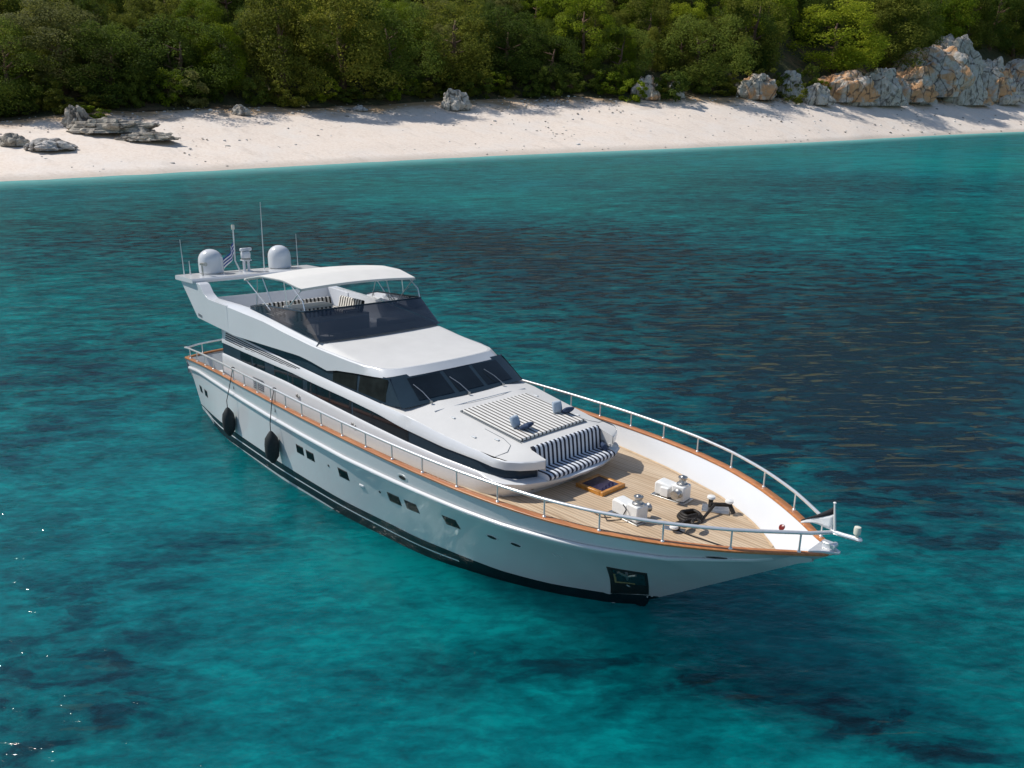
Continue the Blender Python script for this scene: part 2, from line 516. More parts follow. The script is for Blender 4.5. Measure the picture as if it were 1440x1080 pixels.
def soil_mat():
    t = NT("forest_floor")
    co = t.n("ShaderNodeNewGeometry").outputs["Position"]
    n1 = t.noise(co, 0.12, 6.0, 0.65); n2 = t.noise(co, 1.1, 5.0, 0.7)
    base = t.ramp(n1, [(0.35, (0.045, 0.055, 0.018)), (0.5, (0.075, 0.07, 0.030)), (0.68, (0.20, 0.12, 0.065))])
    base = t.mix(t.ramp(n2, [(0.45, 0.0), (0.7, 0.8)]), base, (0.02, 0.03, 0.008))
    t.set(Base_Color=base, Roughness=0.95, Normal=t.bump(n2, 0.8, 0.6))
    return t.m
NB_ROWS = 46
azs = np.concatenate([np.linspace(-95, -45, 50, endpoint=False), np.linspace(-45, 45, 260, endpoint=False), np.linspace(45, 95, 51)])
rows = []; inl = []
for i in range(NB_ROWS):
    u = -0.10 + 1.16*i/(NB_ROWS-1)
    r = []
    for az in azs:
        D0 = shore(az); Dt, zt = btop(az)
        D = D0+(Dt-D0)*u
        p = pol(az, D)
        z = ground(az, D) + (0.35*noise.noise(Vector((p[0]*.06, p[1]*.06, 3)))*min(1, max(0, u)*4) if u > 0 else 0)
        D += 1.6*noise.noise(Vector((az*0.5, 0, 8)))*max(0, 1-abs(u)*8)
        r.append(pol(az, D, z)); inl.append(u)
    rows.append(r)
mb = MB(); mb.grid(rows)
bo = mb.build("beach", beach_mat(), fix=False, angle=180)
if sum(p.normal.z for p in bo.data.polygons) < 0: bo.data.flip_normals()
at = bo.data.attributes.new("inland", 'FLOAT', 'POINT'); at.data.foreach_set("value", inl)
tag(bo, kind="structure")
rows = []
for i in range(60):
    d = -1.5 + 260*(i/59.0)**1.4
    rows.append([pol(az, btop(az)[0]+d, ground(az, btop(az)[0]+max(d, 0))+(0.12 if d > 0 else -0.2)) for az in azs])
mb = MB(); mb.grid(rows)
ho = mb.build("hillside", soil_mat(), fix=False, angle=180)
if sum(p.normal.z for p in ho.data.polygons) < 0: ho.data.flip_normals()
tag(ho, kind="structure")

# ------------------------------------------------------------------ trees
def leaf_mat(name, cols, trans=0.5):
    t = NT(name)
    g = t.n("ShaderNodeNewGeometry")
    oi = t.n("ShaderNodeObjectInfo")
    n1 = t.noise(t.coord(), 0.55, 3.0, 0.6)
    f = t.math('ADD', t.math('MULTIPLY', g.outputs["Random Per Island"], 0.35), t.math('MULTIPLY', n1, 0.65))
    f = t.math('ADD', f, t.math('MULTIPLY', t.math('SUBTRACT', oi.outputs["Random"], 0.5), 0.45))
    c = t.ramp(f, [(0.2, cols[0]), (0.5, cols[1]), (0.85, cols[2])])
    t.set(Base_Color=c, Roughness=0.65)
    t.b.inputs["Specular IOR Level"].default_value = 0.08
    tr = t.n("ShaderNodeBsdfTranslucent"); t.l(c, tr.inputs[0])
    m = t.n("ShaderNodeMixShader"); m.inputs[0].default_value = trans
    t.l(t.b.outputs[0], m.inputs[1]); t.l(tr.outputs[0], m.inputs[2])
    t.l(m.outputs[0], t.out.inputs[0])
    return t.m
LEAF = {
 "dark": leaf_mat("leaf_dark", [(0.061, 0.094, 0.017), (0.118, 0.169, 0.026), (0.206, 0.245, 0.042)]),
 "olive": leaf_mat("leaf_olive", [(0.114, 0.130, 0.022), (0.206, 0.226, 0.033), (0.318, 0.308, 0.050)]),
 "bright": leaf_mat("leaf_bright", [(0.109, 0.158, 0.013), (0.218, 0.287, 0.018), (0.369, 0.398, 0.029)], 0.4),
 "grey": leaf_mat("leaf_grey", [(0.133, 0.143, 0.045), (0.227, 0.232, 0.072), (0.327, 0.319, 0.108)]),
}
BARK = plain("pine_bark", (0.15, 0.085, 0.055), 0.9, var=0.45, nscale=4, bump=0.6)

def crown_mesh(name, shape, mat, seed, leaf=0.025, nclump=92, per=200):
    # unit tree: height 1; crown clumps placed through the crown's volume
    R = random.Random(seed)
    me = bpy.data.meshes.new(name)
    vs = []; fs = []
    cl = []
    tries = 0
    while len(cl) < nclump and tries < 5000:
        tries += 1
        if shape == "cone":
            h = R.random()**0.85; z = 0.03+0.93*h
            rad = 0.40*(1-h)**0.62*(0.75+0.25*R.random())+0.02
            s = R.uniform(.075, .125)
        elif shape == "round":
            h = R.random(); z = 0.03+0.88*h
            rad = 0.46*math.sqrt(max(0.0, 1-(2*(h*0.88+0.06)-1)**2))*R.uniform(.7, 1.0)
            s = R.uniform(.09, .15)
        elif shape == "pine":
            h = R.random(); z = 0.16+0.80*h
            rad = (0.14+0.32*math.sin(math.pi*min(1, h*0.9+0.1)))*R.uniform(.55, 1.0)
            s = R.uniform(.09, .14)
        else:
            h = R.random(); z = 0.05+0.90*h
            rad = 0.38*(1-abs(h-0.38)**1.6)*R.uniform(.6, 1.0)
            s = R.uniform(.08, .15)
        if len(cl) % 6 == 0: z = R.uniform(.04, .30); rad = R.uniform(.05, .24); s = R.uniform(.10, .15)
        a = R.uniform(0, 2*math.pi)
        cl.append((rad*math.cos(a), rad*math.sin(a), z, s))
    for cx, cy, cz, s in cl:
        s *= 0.92
        fl = 0.62 if shape == "pine" else 0.85
        out = Vector((cx, cy, 0.15)).normalized() if (cx or cy) else Vector((0, 0, 1))
        for _ in range(per):
            d = Vector((R.gauss(0, 1), R.gauss(0, 1), R.gauss(0, 1))).normalized()
            if d.dot(out) < -0.35 and R.random() < .7: d = -d
            r = s*R.uniform(0.55, 1.08)
            c = Vector((cx+d.x*r, cy+d.y*r, cz+d.z*r*fl))
            nrm = (d+Vector((R.gauss(0, .5), R.gauss(0, .5), R.gauss(0, .5)+0.25))).normalized()
            u = nrm.cross(Vector((R.gauss(0, 1), R.gauss(0, 1), R.gauss(0, 1)))).normalized()
            w = nrm.cross(u)
            l = leaf*R.uniform(.55, 1.15)*0.5
            o = len(vs)
            vs += [c-u*l, c+w*l*.5, c+u*l+nrm*l*.25, c-w*l*.5]
            fs.append((o, o+1, o+2, o+3))
    me.from_pydata([tuple(v) for v in vs], [], fs)
    me.materials.append(mat)
    return me
def trunk_mesh(name, shape, seed):
    R = random.Random(seed)
    mb = MB()
    lean = R.uniform(-.04, .04)
    top = 0.74
    P = [(lean*i*0.5+R.uniform(-.008, .008), R.uniform(-.01, .01), -0.04+top*i/6) for i in range(7)]
    mb.tube(P, [0.034*(1-i/7.5) for i in range(7)], 8)
    for k in range(9):
        i = R.randint(2, 5); a = R.uniform(0, 6.28); b = Vector(P[i]); L = R.uniform(.07, .15)
        mb.tube([b, b+Vector((math.cos(a)*L*.5, math.sin(a)*L*.5, L*.25)), b+Vector((math.cos(a)*L, math.sin(a)*L, L*.55))], [0.012, 0.008, 0.003], 6)
    me = bpy.data.meshes.new(name)
    me.from_pydata(mb.v, [], mb.f); me.materials.append(BARK); me.shade_smooth()
    return me
KINDS = {}
for ki, (kind, shape, mk) in enumerate([("dense_round", "round", "dark"), ("olive_cone", "cone", "olive"), ("bright_broad", "broad", "bright"),
                                        ("grey_pine", "pine", "grey"), ("olive_broad", "broad", "olive"), ("bright_pine", "pine", "bright"), ("dark_broad", "broad", "dark")]):
    KINDS[kind] = [(crown_mesh("crown", shape, LEAF[mk], 11*ki+v), trunk_mesh("trunk", shape, 5*ki+v)) for v in range(2)]
KLAB = {"dense_round": "dark green rounded tree crowded among others on the forested hillside",
        "olive_cone": "olive green tapering tree crowded among others on the forested hillside",
        "bright_broad": "bright yellow green leafy tree crowded among others on the forested hillside",
        "grey_pine": "dull grey green pine with tufted crown on the forested hillside",
        "olive_broad": "olive green loose leafy tree crowded among others on the forested hillside",
        "bright_pine": "bright green pine with tufted crown on the forested hillside",
        "dark_broad": "dark green loose leafy tree crowded among others on the forested hillside"}
KNAME = {"grey_pine": "pine_tree", "bright_pine": "pine_tree"}
def tree(kind, az, D, H, wide=1.0, label=None, group="trees covering the hillside behind the beach", R=random):
    cm, tm = R.choice(KINDS[kind])
    z = ground(az, D)
    nm = KNAME.get(kind, "tree")
    e = bpy.data.objects.new(nm, None); COL.objects.link(e)
    e.empty_display_size = 0.5
    e.location = pol(az, D, z-0.3)
    e.rotation_euler = (0, 0, R.uniform(0, 6.28))
    e.scale = (H*wide, H*wide, H)
    tag(e, label or KLAB[kind], "tree", group)
    for n_, me in (("crown", cm), ("trunk", tm)):
        o = bpy.data.objects.new(n_, me); COL.objects.link(o); o.parent = e
    return e
def px_az(px, el=0.0):
    d = fw*1.0 + rt2*((px-720)/FPX) - up2*((150-540)/FPX)
    return math.degrees(AX-math.atan2(d.y, d.x))
R = random.Random(21)
# front row, left to right: px column, crown width px, height px, kind, extra distance, label
FRONT = [(20,110,120,"dark_broad",0,"dark leafy tree at the left edge of the beach behind the pale rocks"),
 (95,130,112,"grey_pine",6,"grey green pine behind the flat rock ledge at the left end"),
 (160,105,92,"dark_broad",2,"dark spreading tree directly behind the flat layered rocks"),
 (255,140,98,"dense_round",2,"round dark green tree to the right of the flat layered rocks"),
 (322,62,84,"bright_broad",5,"slim light green tree beside the bare brown gap in the wood"),
 (405,120,150,"olive_cone",1,"tall olive green tapering tree left of the tallest pair, right of the brown gap"),
 (485,150,146,"olive_cone",2,"widest olive green tapering tree at the front of the wood, left of centre"),
 (560,120,112,"dense_round",0,"dark rounded tree at the sand edge, left of the grey boulder"),
 (640,120,108,"olive_broad",4,"olive loose tree standing right behind the grey boulder"),
 (715,110,86,"dark_broad",5,"dark low tree behind the dry grass patch at mid beach"),
 (770,90,62,"dense_round",2,"low dark rounded tree at the back of the beach centre"),
 (820,85,104,"bright_pine",7,"bright green pine right of the beach centre"),
 (865,90,70,"dense_round",2,"low dark rounded tree left of the pale cliff patch"),
 (985,120,90,"dense_round",2,"big dark rounded tree left of the first orange stained rock"),
 (1045,90,110,"olive_broad",12,"olive loose tree above the first orange stained rock"),
 (1165,120,84,"bright_broad",9,"bright leafy tree above the low rocks at the right"),
 (1240,110,100,"olive_cone",12,"olive tapering tree left of the highest cliff rocks")]
for px, w, h, kind, ex, lab in FRONT:
    az = px_az(px); D = btop(az)[0]*1.035+ex
    k = D*math.cos(math.radians(az))/FPX*0.98
    H = h*k
    fwid = {"round": .92, "cone": .80, "broad": .78, "pine": .86}[{"dense_round": "round", "olive_cone": "cone", "bright_broad": "broad", "grey_pine": "pine", "olive_broad": "broad", "bright_pine": "pine", "dark_broad": "broad"}[kind]]
    tree(kind, az, D, H, (w*k/H)/fwid, lab, None, R)
for row in range(8):
    az = -38.0+R.uniform(0, 2)
    while az < 39:
        Dt, zt = btop(az)
        D = Dt*(1.06+0.05*row)+R.uniform(-4, 4)+4
        gap = abs(az-px_az(335)) < 1.4 and row < 2
        cliff = 19.5 < az < 35 and row < 1
        H = R.uniform(13.5, 22)*(D/260)**0.62
        if not gap and not cliff:
            pool = ["dense_round", "dark_broad", "olive_cone", "olive_broad", "grey_pine", "bright_broad", "bright_pine"]
            wgt = [3, 3, 2.4, 3, 1.8, 1.0, .8] if az < -10 else [1.8, 2, 2.2, 2.8, 1.3, 3.0, 2.0]
            tree(R.choices(pool, wgt)[0], az, D, H, R.uniform(.85, 1.15), None, "trees covering the hillside behind the beach", R)
        az += math.degrees(H*0.66/D)*R.uniform(.75, 1.2)

# trees standing on the slope above the cliff
for px, ex, h, kind in ((1215, 34, 78, "olive_broad"), (1262, 42, 84, "dark_broad"), (1300, 52, 86, "bright_broad"), (1338, 46, 78, "olive_cone"), (1375, 50, 86, "dense_round"), (1410, 44, 74, "olive_broad"), (1440, 52, 90, "dark_broad"), (1320, 92, 90, "olive_broad"), (1390, 96, 92, "bright_broad"), (1470, 80, 100, "olive_cone")):
    az = px_az(px); D = btop(az)[0]+ex
    tree(kind, az, D, h*D*math.cos(math.radians(az))/FPX, 1.15, None, "trees covering the hillside behind the beach", R)

# the wood going on along the bay to either side, one mass
def far_wood():
    Rn = random.Random(77)
    pro = [crown_mesh("crown", sh, LEAF["olive"], 400+i, 0.07, 34, 46) for i, sh in enumerate(("round", "broad", "cone"))]
    data = []
    for me in pro:
        v = np.empty(len(me.vertices)*3); me.vertices.foreach_get("co", v); data.append(v.reshape(-1, 3))
    V = []
    for sg in (-1, 1):
        az = 37.5
        while az < 90:
            for row in range(5):
                a = sg*(az+Rn.uniform(-1, 1)); Dt, zt = btop(a); D = Dt*(1.03+.06*row)+Rn.uniform(-3, 3)
                H = Rn.uniform(15, 24)*(D/260)**.7; x, y, _ = pol(a, D); v = Rn.choice(data)
                t = Rn.uniform(0, 6.28); ct, st = math.cos(t), math.sin(t)
                V.append(np.stack([x+H*(v[:, 0]*ct-v[:, 1]*st), y+H*(v[:, 0]*st+v[:, 1]*ct), ground(a, D)+H*v[:, 2]], 1))
            az += 3.2
    V = np.concatenate(V); n = len(V)
    me = bpy.data.meshes.new("far_wood"); me.from_pydata(V, [], np.arange(n).reshape(-1, 4))
    me.materials.append(LEAF["olive"])
    o = bpy.data.objects.new("far_wood", me); COL.objects.link(o)
    tag(o, "olive green wood running on along the slope beyond the picture", "wood", None, "stuff")
    for m in pro: bpy.data.meshes.remove(m)
far_wood()

# bushes along the edge of the wood
BUSH = [crown_mesh("crown", "round", LEAF[k], 300+i, 0.07, 34, 90) for i, k in enumerate(("dark", "olive", "bright", "dark", "olive", "grey"))]
az = -36.0
while az < 37:
    Dt, zt = btop(az); D = Dt*1.004+R.uniform(0, 6)
    if abs(az-px_az(335)) > 0.9 and not (22 < az < 34):
        o = bpy.data.objects.new("bush", R.choice(BUSH)); COL.objects.link(o)
        w = R.uniform(7, 13)*(D/260)**.6; h = R.uniform(4.5, 11)*(D/260)**.6
        o.location = pol(az, D, ground(az, D)-0.4); o.scale = (w, w, h); o.rotation_euler = (0, 0, R.uniform(0, 6.28))
        tag(o, "low bush at the foot of the trees along the back of the beach", "bush", "bushes along the edge of the wood")
    az += R.uniform(.8, 1.6)

# low shrubs on the sand
def shrub(px, w, h, mk, ex, lab, seed):
    az = px_az(px); D = btop(az)[0]*0.985+ex; k = D*math.cos(math.radians(az))/FPX*0.98
    me = crown_mesh("crown", "round", LEAF[mk], seed, 0.09, 26, 70)
    o = bpy.data.objects.new("shrub", me); COL.objects.link(o)
    o.location = pol(az, D, ground(az, D)-0.4); o.scale = (w*k/.92, w*k/.92, h*k)
    tag(o, lab, "shrub")
shrub(890, 36, 30, "bright", -2, "small bright green shrub on the sand left of the pale cliff patch", 91)
shrub(940, 44, 38, "dark", -1, "dark round shrub on the sand right of the pale cliff patch", 92)
shrub(1115, 36, 26, "olive", -2, "low olive shrub on the sand in front of the grey rocks", 93)
shrub(128, 42, 22, "bright", -4, "low bright green bush over the flat layered rocks", 94)
shrub(1075, 40, 40, "olive", 8, "olive bush growing between the first orange stained rocks", 95)

# ------------------------------------------------------------------ rocks
def rock_mat(name, orange, grey=(0.52, 0.465, 0.39), lo=(0.20, 0.17, 0.135)):
    t = NT(name)
    co = t.coord()
    n1 = t.noise(co, 0.55, 7.0, 0.7); n2 = t.noise(co, 0.16, 4.0, 0.55, 0.6); n3 = t.noise(t.mapping(co, (1.0, 1.0, 0.25)), 0.7, 6.0, 0.7)
    base = t.ramp(n1, [(0.3, lo), (0.5, grey), (0.75, tuple(min(.6, c*1.55) for c in grey))])
    if orange:
        base = t.mix(t.ramp(n2, [(0.50-orange*.12, 0.0), (0.62-orange*.12, 0.9)]), base, (0.58, 0.30, 0.13))
        base = t.mix(t.ramp(n3, [(0.58, 0.0), (0.7, 0.55)]), base, (0.66, 0.56, 0.43))
    base = t.mix(t.ramp(n3, [(0.28, 0.8), (0.40, 0.0)]), base, (0.05, 0.048, 0.044))
    vo = t.n('ShaderNodeTexVoronoi', feature='DISTANCE_TO_EDGE'); t.l(t.mapping(co, (0.16, 0.16, 0.09)), vo.inputs['Vector']); vo.inputs['Scale'].default_value = 1.0
    wv = t.math('ADD', vo.outputs['Distance'], t.math('MULTIPLY', t.math('SUBTRACT', n1, 0.5), 0.12))
    base = t.mix(t.ramp(wv, [(0.0, 0.85), (0.05, 0.0)]), base, (0.06, 0.05, 0.042))
    t.set(Base_Color=base, Roughness=0.9, Normal=t.bump(wv, 0.7, 1.2, t.bump(n1, 0.9, 0.7)))
    return t.m
RM = {"grey": rock_mat("limestone_grey", 0), "ledge": rock_mat("limestone_ledge", 0, (0.42, 0.37, 0.31), (0.17, 0.15, 0.125)), "orange": rock_mat("limestone_orange", 0.75), "stained": rock_mat("limestone_stained", 0.25), "pale": rock_mat("limestone_pale", 0, (0.48, 0.45, 0.42), (0.22, 0.2, 0.18))}
def rock(px, py, w, h, mk, lab, seed, ex=0.0, sharp=0.55, depth=0.8, flat=0.0, dr=0.985):
    import bmesh
    az = px_az(px)
    Dt = btop(az)[0]; D = Dt*dr+ex; k = D*math.cos(math.radians(az))/FPX*0.98
    bm = bmesh.new()
    bmesh.ops.create_icosphere(bm, subdivisions=5, radius=1.0)
    for v in bm.verts:
        p = v.co.copy()
        q = p*1.3+Vector((seed*7.3, seed*1.7, 0))
        qv = Vector((q.x*1.8, q.y*1.8, q.z*0.55))
        r = 1+sharp*(noise.fractal(q, 1.0, 2.0, 5)*0.45)-sharp*0.32*abs(noise.noise(qv*1.2))-sharp*.16*abs(noise.noise(qv*3.1))
        c = noise.voronoi(q*1.5)[0]
        r += sharp*0.55*(c[1]-c[0]-0.25)
        v.co = p*r
        if v.co.z < -0.25: v.co.z = -0.25
        if flat: v.co.z = round(v.co.z*5+noise.noise(q*2)*0.6)/5*0.7+v.co.z*0.3
        else:
            tz = max(0, min(1, v.co.z)); v.co.x *= 1-0.22*tz; v.co.y *= 1-0.22*tz; v.co.z = min(v.co.z, 0.95+0.5*(v.co.z-0.95))
    me = bpy.data.meshes.new("rock"); 
    zs = [v.co.z for v in bm.verts]; xs = [v.co.x for v in bm.verts]
    H = max(zs)-min(zs); Wd = max(xs)-min(xs)
    for v in bm.verts:
        v.co = Vector((v.co.x/Wd*w*k*(1.25 if px > 1130 else 1.0), v.co.y/Wd*w*k*depth, (v.co.z-min(zs))/H*h*k*(.92 if px > 880 else 1.0)))
    bm.to_mesh(me); bm.free()
    me.materials.append(RM[mk]); me.shade_smooth(); me.set_sharp_from_angle(angle=math.radians(28))
    o = bpy.data.objects.new("rock", me); COL.objects.link(o)
    o.location = pol(az, D, ground(az, D)-0.08*h*k)
    o.rotation_euler = (0, 0, AX-math.pi/2)
    return tag(o, lab, "rock")
rock(640, 158, 46, 28, "grey", "grey pointed boulder on the upper sand at mid beach", 1, -6)
rock(150, 170, 122, 22, "ledge", "flat layered grey rock ledge at the left end of the beach", 2, -14, flat=1, depth=.6, dr=.97)
rock(198, 182, 92, 13, "ledge", "low slab in front of the flat layered rock ledge", 3, -22, flat=1, depth=.5, dr=.965)
rock(105, 160, 40, 30, "ledge", "squat grey rock behind the left end of the flat layered ledge", 4, -9)
rock(58, 195, 70, 16, "pale", "pale rounded rock on the sand at far left of the beach", 5, -24, dr=.96)
rock(8, 185, 40, 17, "ledge", "small grey rock cut by the left edge of the picture", 6, -18, dr=.96)
rock(338, 147, 26, 14, "grey", "small grey rock below the brown gap in the wood", 7, -4)
rock(505, 152, 24, 8, "pale", "small pale stone by the trees left of the grey boulder", 8, -3)
rock(908, 128, 40, 34, "stained", "pale stained cliff patch between the bright and dark shrubs", 9, 3, 0.6)
rock(950, 120, 26, 24, "grey", "narrow grey rock beside the dark round shrub", 10, 4)
rock(1062, 125, 60, 36, "stained", "grey and orange rock behind the strip of brown sand", 11, 4)
rock(1108, 125, 44, 40, "grey", "grey rock left of the low triangular rock", 12, 7)
rock(1145, 140, 40, 30, "grey", "low grey triangular rock at the left foot of the cliff", 13, -4)
rock(1180, 138, 80, 44, "orange", "broad orange stained rock with dark hollow at the cliff's left end", 14, 2)
rock(1228, 140, 72, 52, "grey", "big round headed grey rock in the front of the cliff", 15, -3)
rock(1268, 137, 66, 50, "orange", "cream and orange streaked rock right of the round headed one", 16, 3)
rock(1305, 135, 96, 70, "stained", "highest grey rock at the middle of the cliff", 17, 14)
rock(1345, 138, 60, 60, "grey", "steep grey pyramid shaped rock in front of the cliff", 18, -2, 0.4)
rock(1372, 132, 70, 58, "grey", "tall grey rock behind the pyramid shaped one", 19, 12)
rock(1388, 138, 62, 50, "orange", "bright orange rock face right of the pyramid shaped rock", 20, 3)
rock(1425, 135, 74, 52, "stained", "grey rock above the orange face near the right edge", 21, 13)
rock(1436, 138, 40, 34, "grey", "dark grey rock at the right edge of the cliff foot", 22, 0)
rock(1205, 143, 44, 26, "grey", "grey boulder in the foreground between the orange rock and the round headed one", 31, -6)
rock(1288, 141, 42, 36, "pale", "pale boulder at the foot of the highest cliff rock", 32, -3)
rock(1322, 128, 70, 62, "grey", "grey rock mass behind the highest cliff rock", 33, 26)
rock(1270, 128, 60, 54, "stained", "grey rock mass behind the streaked rock", 34, 22)
rock(1365, 144, 44, 26, "stained", "low stained boulder at the foot of the pyramid shaped rock", 35, -8)
rock(1408, 142, 50, 30, "grey", "low grey boulder in front of the bright orange face", 36, -6)
rock(1250, 145, 40, 16, "pale", "small pale boulder at the foot of the round headed rock", 23, -8)

def stones():
    Rn = random.Random(5); vs = []; fs = []
    ico = [(0, 0, 1), (.89, 0, .45), (.28, .85, .45), (-.72, .53, .45), (-.72, -.53, .45), (.28, -.85, .45), (.72, .53, -.45), (-.28, .85, -.45), (-.89, 0, -.45), (-.28, -.85, -.45), (.72, -.53, -.45)]
    tri = [(0,1,2),(0,2,3),(0,3,4),(0,4,5),(0,5,1),(1,6,2),(2,7,3),(3,8,4),(4,9,5),(5,10,1),(2,6,7),(3,7,8),(4,8,9),(5,9,10),(1,10,6)]
    for i in range(1300):
        az = Rn.uniform(-36, 36); D0 = shore(az); Dt, zt = btop(az)
        u = min(1.02, max(0.03, Rn.choice((Rn.gauss(.88, .10), Rn.gauss(.93, .05), Rn.random()))))
        if Rn.random() < .45: az = Rn.choice((px_az(780), px_az(760), px_az(1290), px_az(300), px_az(1090)))+Rn.gauss(0, 2.2); D0 = shore(az); Dt, zt = btop(az)
        D = D0+(Dt-D0)*u
        r = Rn.uniform(.12, .42)*(1.9 if Rn.random() < .06 else 1)*(D/250)
        c = pol(az, D, ground(az, D)+.05*r); o = len(vs); a = Rn.uniform(0, 6.28)
        sx, sy, sz = r*Rn.uniform(.8, 1.6), r*Rn.uniform(.7, 1.1), r*Rn.uniform(.35, .75)
        for x, y, z in ico:
            x, y, z = x*sx*Rn.uniform(.8, 1.2), y*sy*Rn.uniform(.8, 1.2), z*sz
            vs.append((c[0]+x*math.cos(a)-y*math.sin(a), c[1]+x*math.sin(a)+y*math.cos(a), c[2]+z))
        fs += [tuple(k+o for k in q) for q in tri]
    me = bpy.data.meshes.new("beach_stones"); me.from_pydata(vs, [], fs)
    t = NT("stone_mix"); g = t.n("ShaderNodeNewGeometry")
    t.set(Base_Color=t.ramp(g.outputs["Random Per Island"], [(0.0, (0.16, 0.14, 0.12)), (0.35, (0.40, 0.36, 0.31)), (0.7, (0.62, 0.58, 0.53)), (1.0, (0.72, 0.70, 0.67))]), Roughness=0.9)
    me.materials.append(t.m)
    o = bpy.data.objects.new("beach_stones", me); COL.objects.link(o)
    tag(o, "loose pale and grey stones strewn over the upper sand", "stones", None, "stuff")
stones()
# ------------------------------------------------------------------ the yacht (x forward, y to port, z up, origin at the stern on the waterline)
TRIM, LIST = 0.04376, 0.06962
RB = Matrix(((math.cos(TRIM), 0, -math.sin(TRIM)), (0, 1, 0), (math.sin(TRIM), 0, math.cos(TRIM)))) @ \
     Matrix(((1, 0, 0), (0, math.cos(LIST), math.sin(LIST)), (0, -math.sin(LIST), math.cos(LIST))))
OB = Vector((13, 0, 0))
BM = Matrix.Translation(OB-RB @ OB) @ RB.to_4x4()
BM0 = Matrix.Translation((0, 0, 0)) @ BM
yacht = bpy.data.objects.new("motor_yacht", None); COL.objects.link(yacht)
yacht.matrix_world = BM
yacht.empty_display_size = 1.0
tag(yacht, "white motor yacht with teak foredeck and dark tinted windows anchored off the beach", "yacht")
def part(mb, name, mat, parent=None, **k):
    return mb.build(name, MAT[mat] if isinstance(mat, str) else mat, parent or yacht, **k)
def loose(mb, name, mat, at, label, cat, group=None, **k):
    o = mb.build(name, MAT[mat] if isinstance(mat, str) else mat, None, origin=at, **k)
    o.matrix_world = BM @ Matrix.Translation(at)
    return tag(o, label, cat, group)
def loose_empty(name, at, label, cat, group=None):
    e = bpy.data.objects.new(name, None); COL.objects.link(e)
    e.matrix_world = BM @ Matrix.Translation(at); e.empty_display_size = .2
    return tag(e, label, cat, group)

GX=[0,.5,1,2,3.5,5,7,9,11.56,13.88,15.05,16.23,17.43,18.64,19.87,21.09,22.29,23.45,24.53,25.5,25.85,26]
GY=[2.38,2.45,2.5,2.6,2.76,2.9,3.09,3.23,3.36,3.41,3.41,3.4,3.36,3.29,3.15,2.94,2.59,2.05,1.36,.52,.2,.02]
WX=[0,2,5,9.7,13.2,16.5,18.7,20.2,21.2,21.74]
WY=[2.5,2.69,3.06,3.14,2.95,2.53,1.82,1.12,.5,0.02]
def smooth1(xs, ys, x, w=0.5):
    return sum(np.interp(x+d, xs, ys)*k for d, k in ((-w, .25), (0, .5), (w, .25)))
def G(x):
    if x > 24.9: return itp(x, GX, GY)
    return float(smooth1(GX, GY, x, 0.35))
def sheer(x):
    t = x/26; return 2.1403+2.2596*t-3.7181*t*t+1.9673*t**3
def zlow(x):
    if x < 21.74: return itp(x, [0,1.8,5,9.7,13.2,16.5,18.7,20.2,21.74], [.25,.21,.09,-.06,-.16,-.24,-.27,-.28,-.3])
    return -.3+(x-21.74)*2.94/4.26
def zkn(x): return sheer(x)-itp(x, [0,1.5,5,9,14,20,23.5,25.4], [.38,.36,.5,.57,.60,.52,.42,.3])
def ykn(x): return G(x)*itp(x, [0,14,20,22,23.5,24.8,25.5,26], [.985,.985,.965,.94,.88,.66,.0,0])
def yh(x, z):
    zl = zlow(x); zk = zkn(x); zs = sheer(x)
    if zk < zl+.02:
        return G(x)*min(max((z-zl)/max(zs-zl, 1e-4), 0), 1.02)
    if z >= zk: return ykn(x)+(G(x)-ykn(x))*min((z-zk)/(zs-zk), 1.05)
    t = (z-zl)/(zk-zl)
    W = float(smooth1(WX, WY, x, .6)) if x < 21.0 else (itp(x, WX, WY) if x < 21.74 else 0.0)
    if t < 0: return max(0.0, W*(1+.18*max(t, -2)))
    return W+(ykn(x)-W)*t**itp(x, [0,10,16,20,24], [1,1,1.05,1.1,1.0])
def rake(x, z):              # the transom leans: lower edges start further forward
    return x+max(0.0, 1-x/5.0)**1.5*1.75*max(0.0, min(1.2, (sheer(0)-z)/1.95))
XS = list(np.linspace(0, 21, 64))+list(np.linspace(21.2, 25.4, 34))+[25.6, 25.8, 25.92, 26.0]
def hull_rows(z_of, n_off=0.0, xs=XS):
    r = []
    for x in xs:
        z = z_of(x); y = yh(x, z)+n_off
        r.append((rake(x, z), -y, z))
    return r
# hull shell: levels from keel depth to gunwale
levels = []
for k in range(15):
    def f(x, k=k):
        zl = zlow(x); zk = max(zkn(x), zl+.0); zs = sheer(x)
        if k == 0: return zl-0.9 if x < 21.5 else zl
        if k <= 10: return zl+(zk-zl)*(k-1)/9.0
        return zk+(zs-0.02-zk)*(k-10)/4.0
    levels.append(f)
mb = MB(); rows = [hull_rows(f) for f in levels]
mb.grid(rows); mb.mirror()
tr = [r[0] for r in rows]                                # transom
mb.grid([tr, [(x-0.0, -y, z) for x, y, z in tr]])
part(mb, "hull", "hull_paint", angle=50)
# rubbing strake along the knuckle
mb = MB()
rr = []
for x in XS:
    if x > 25.1: break
    z = zkn(x); y = ykn(x); w = .075*min(1, (25.2-x)/1.0)
    rr.append([(rake(x, z+a), -(max(yh(x, z+a), 0)+b*w), z+a) for a, b in ((.075, .1), (.06, .8), (.03, 1.1), (-.02, 1.1), (-.055, .7), (-.07, .05))])
mb.grid([list(c) for c in zip(*rr)]); mb.mirror()
part(mb, "rub_rail", "gelcoat", angle=60)
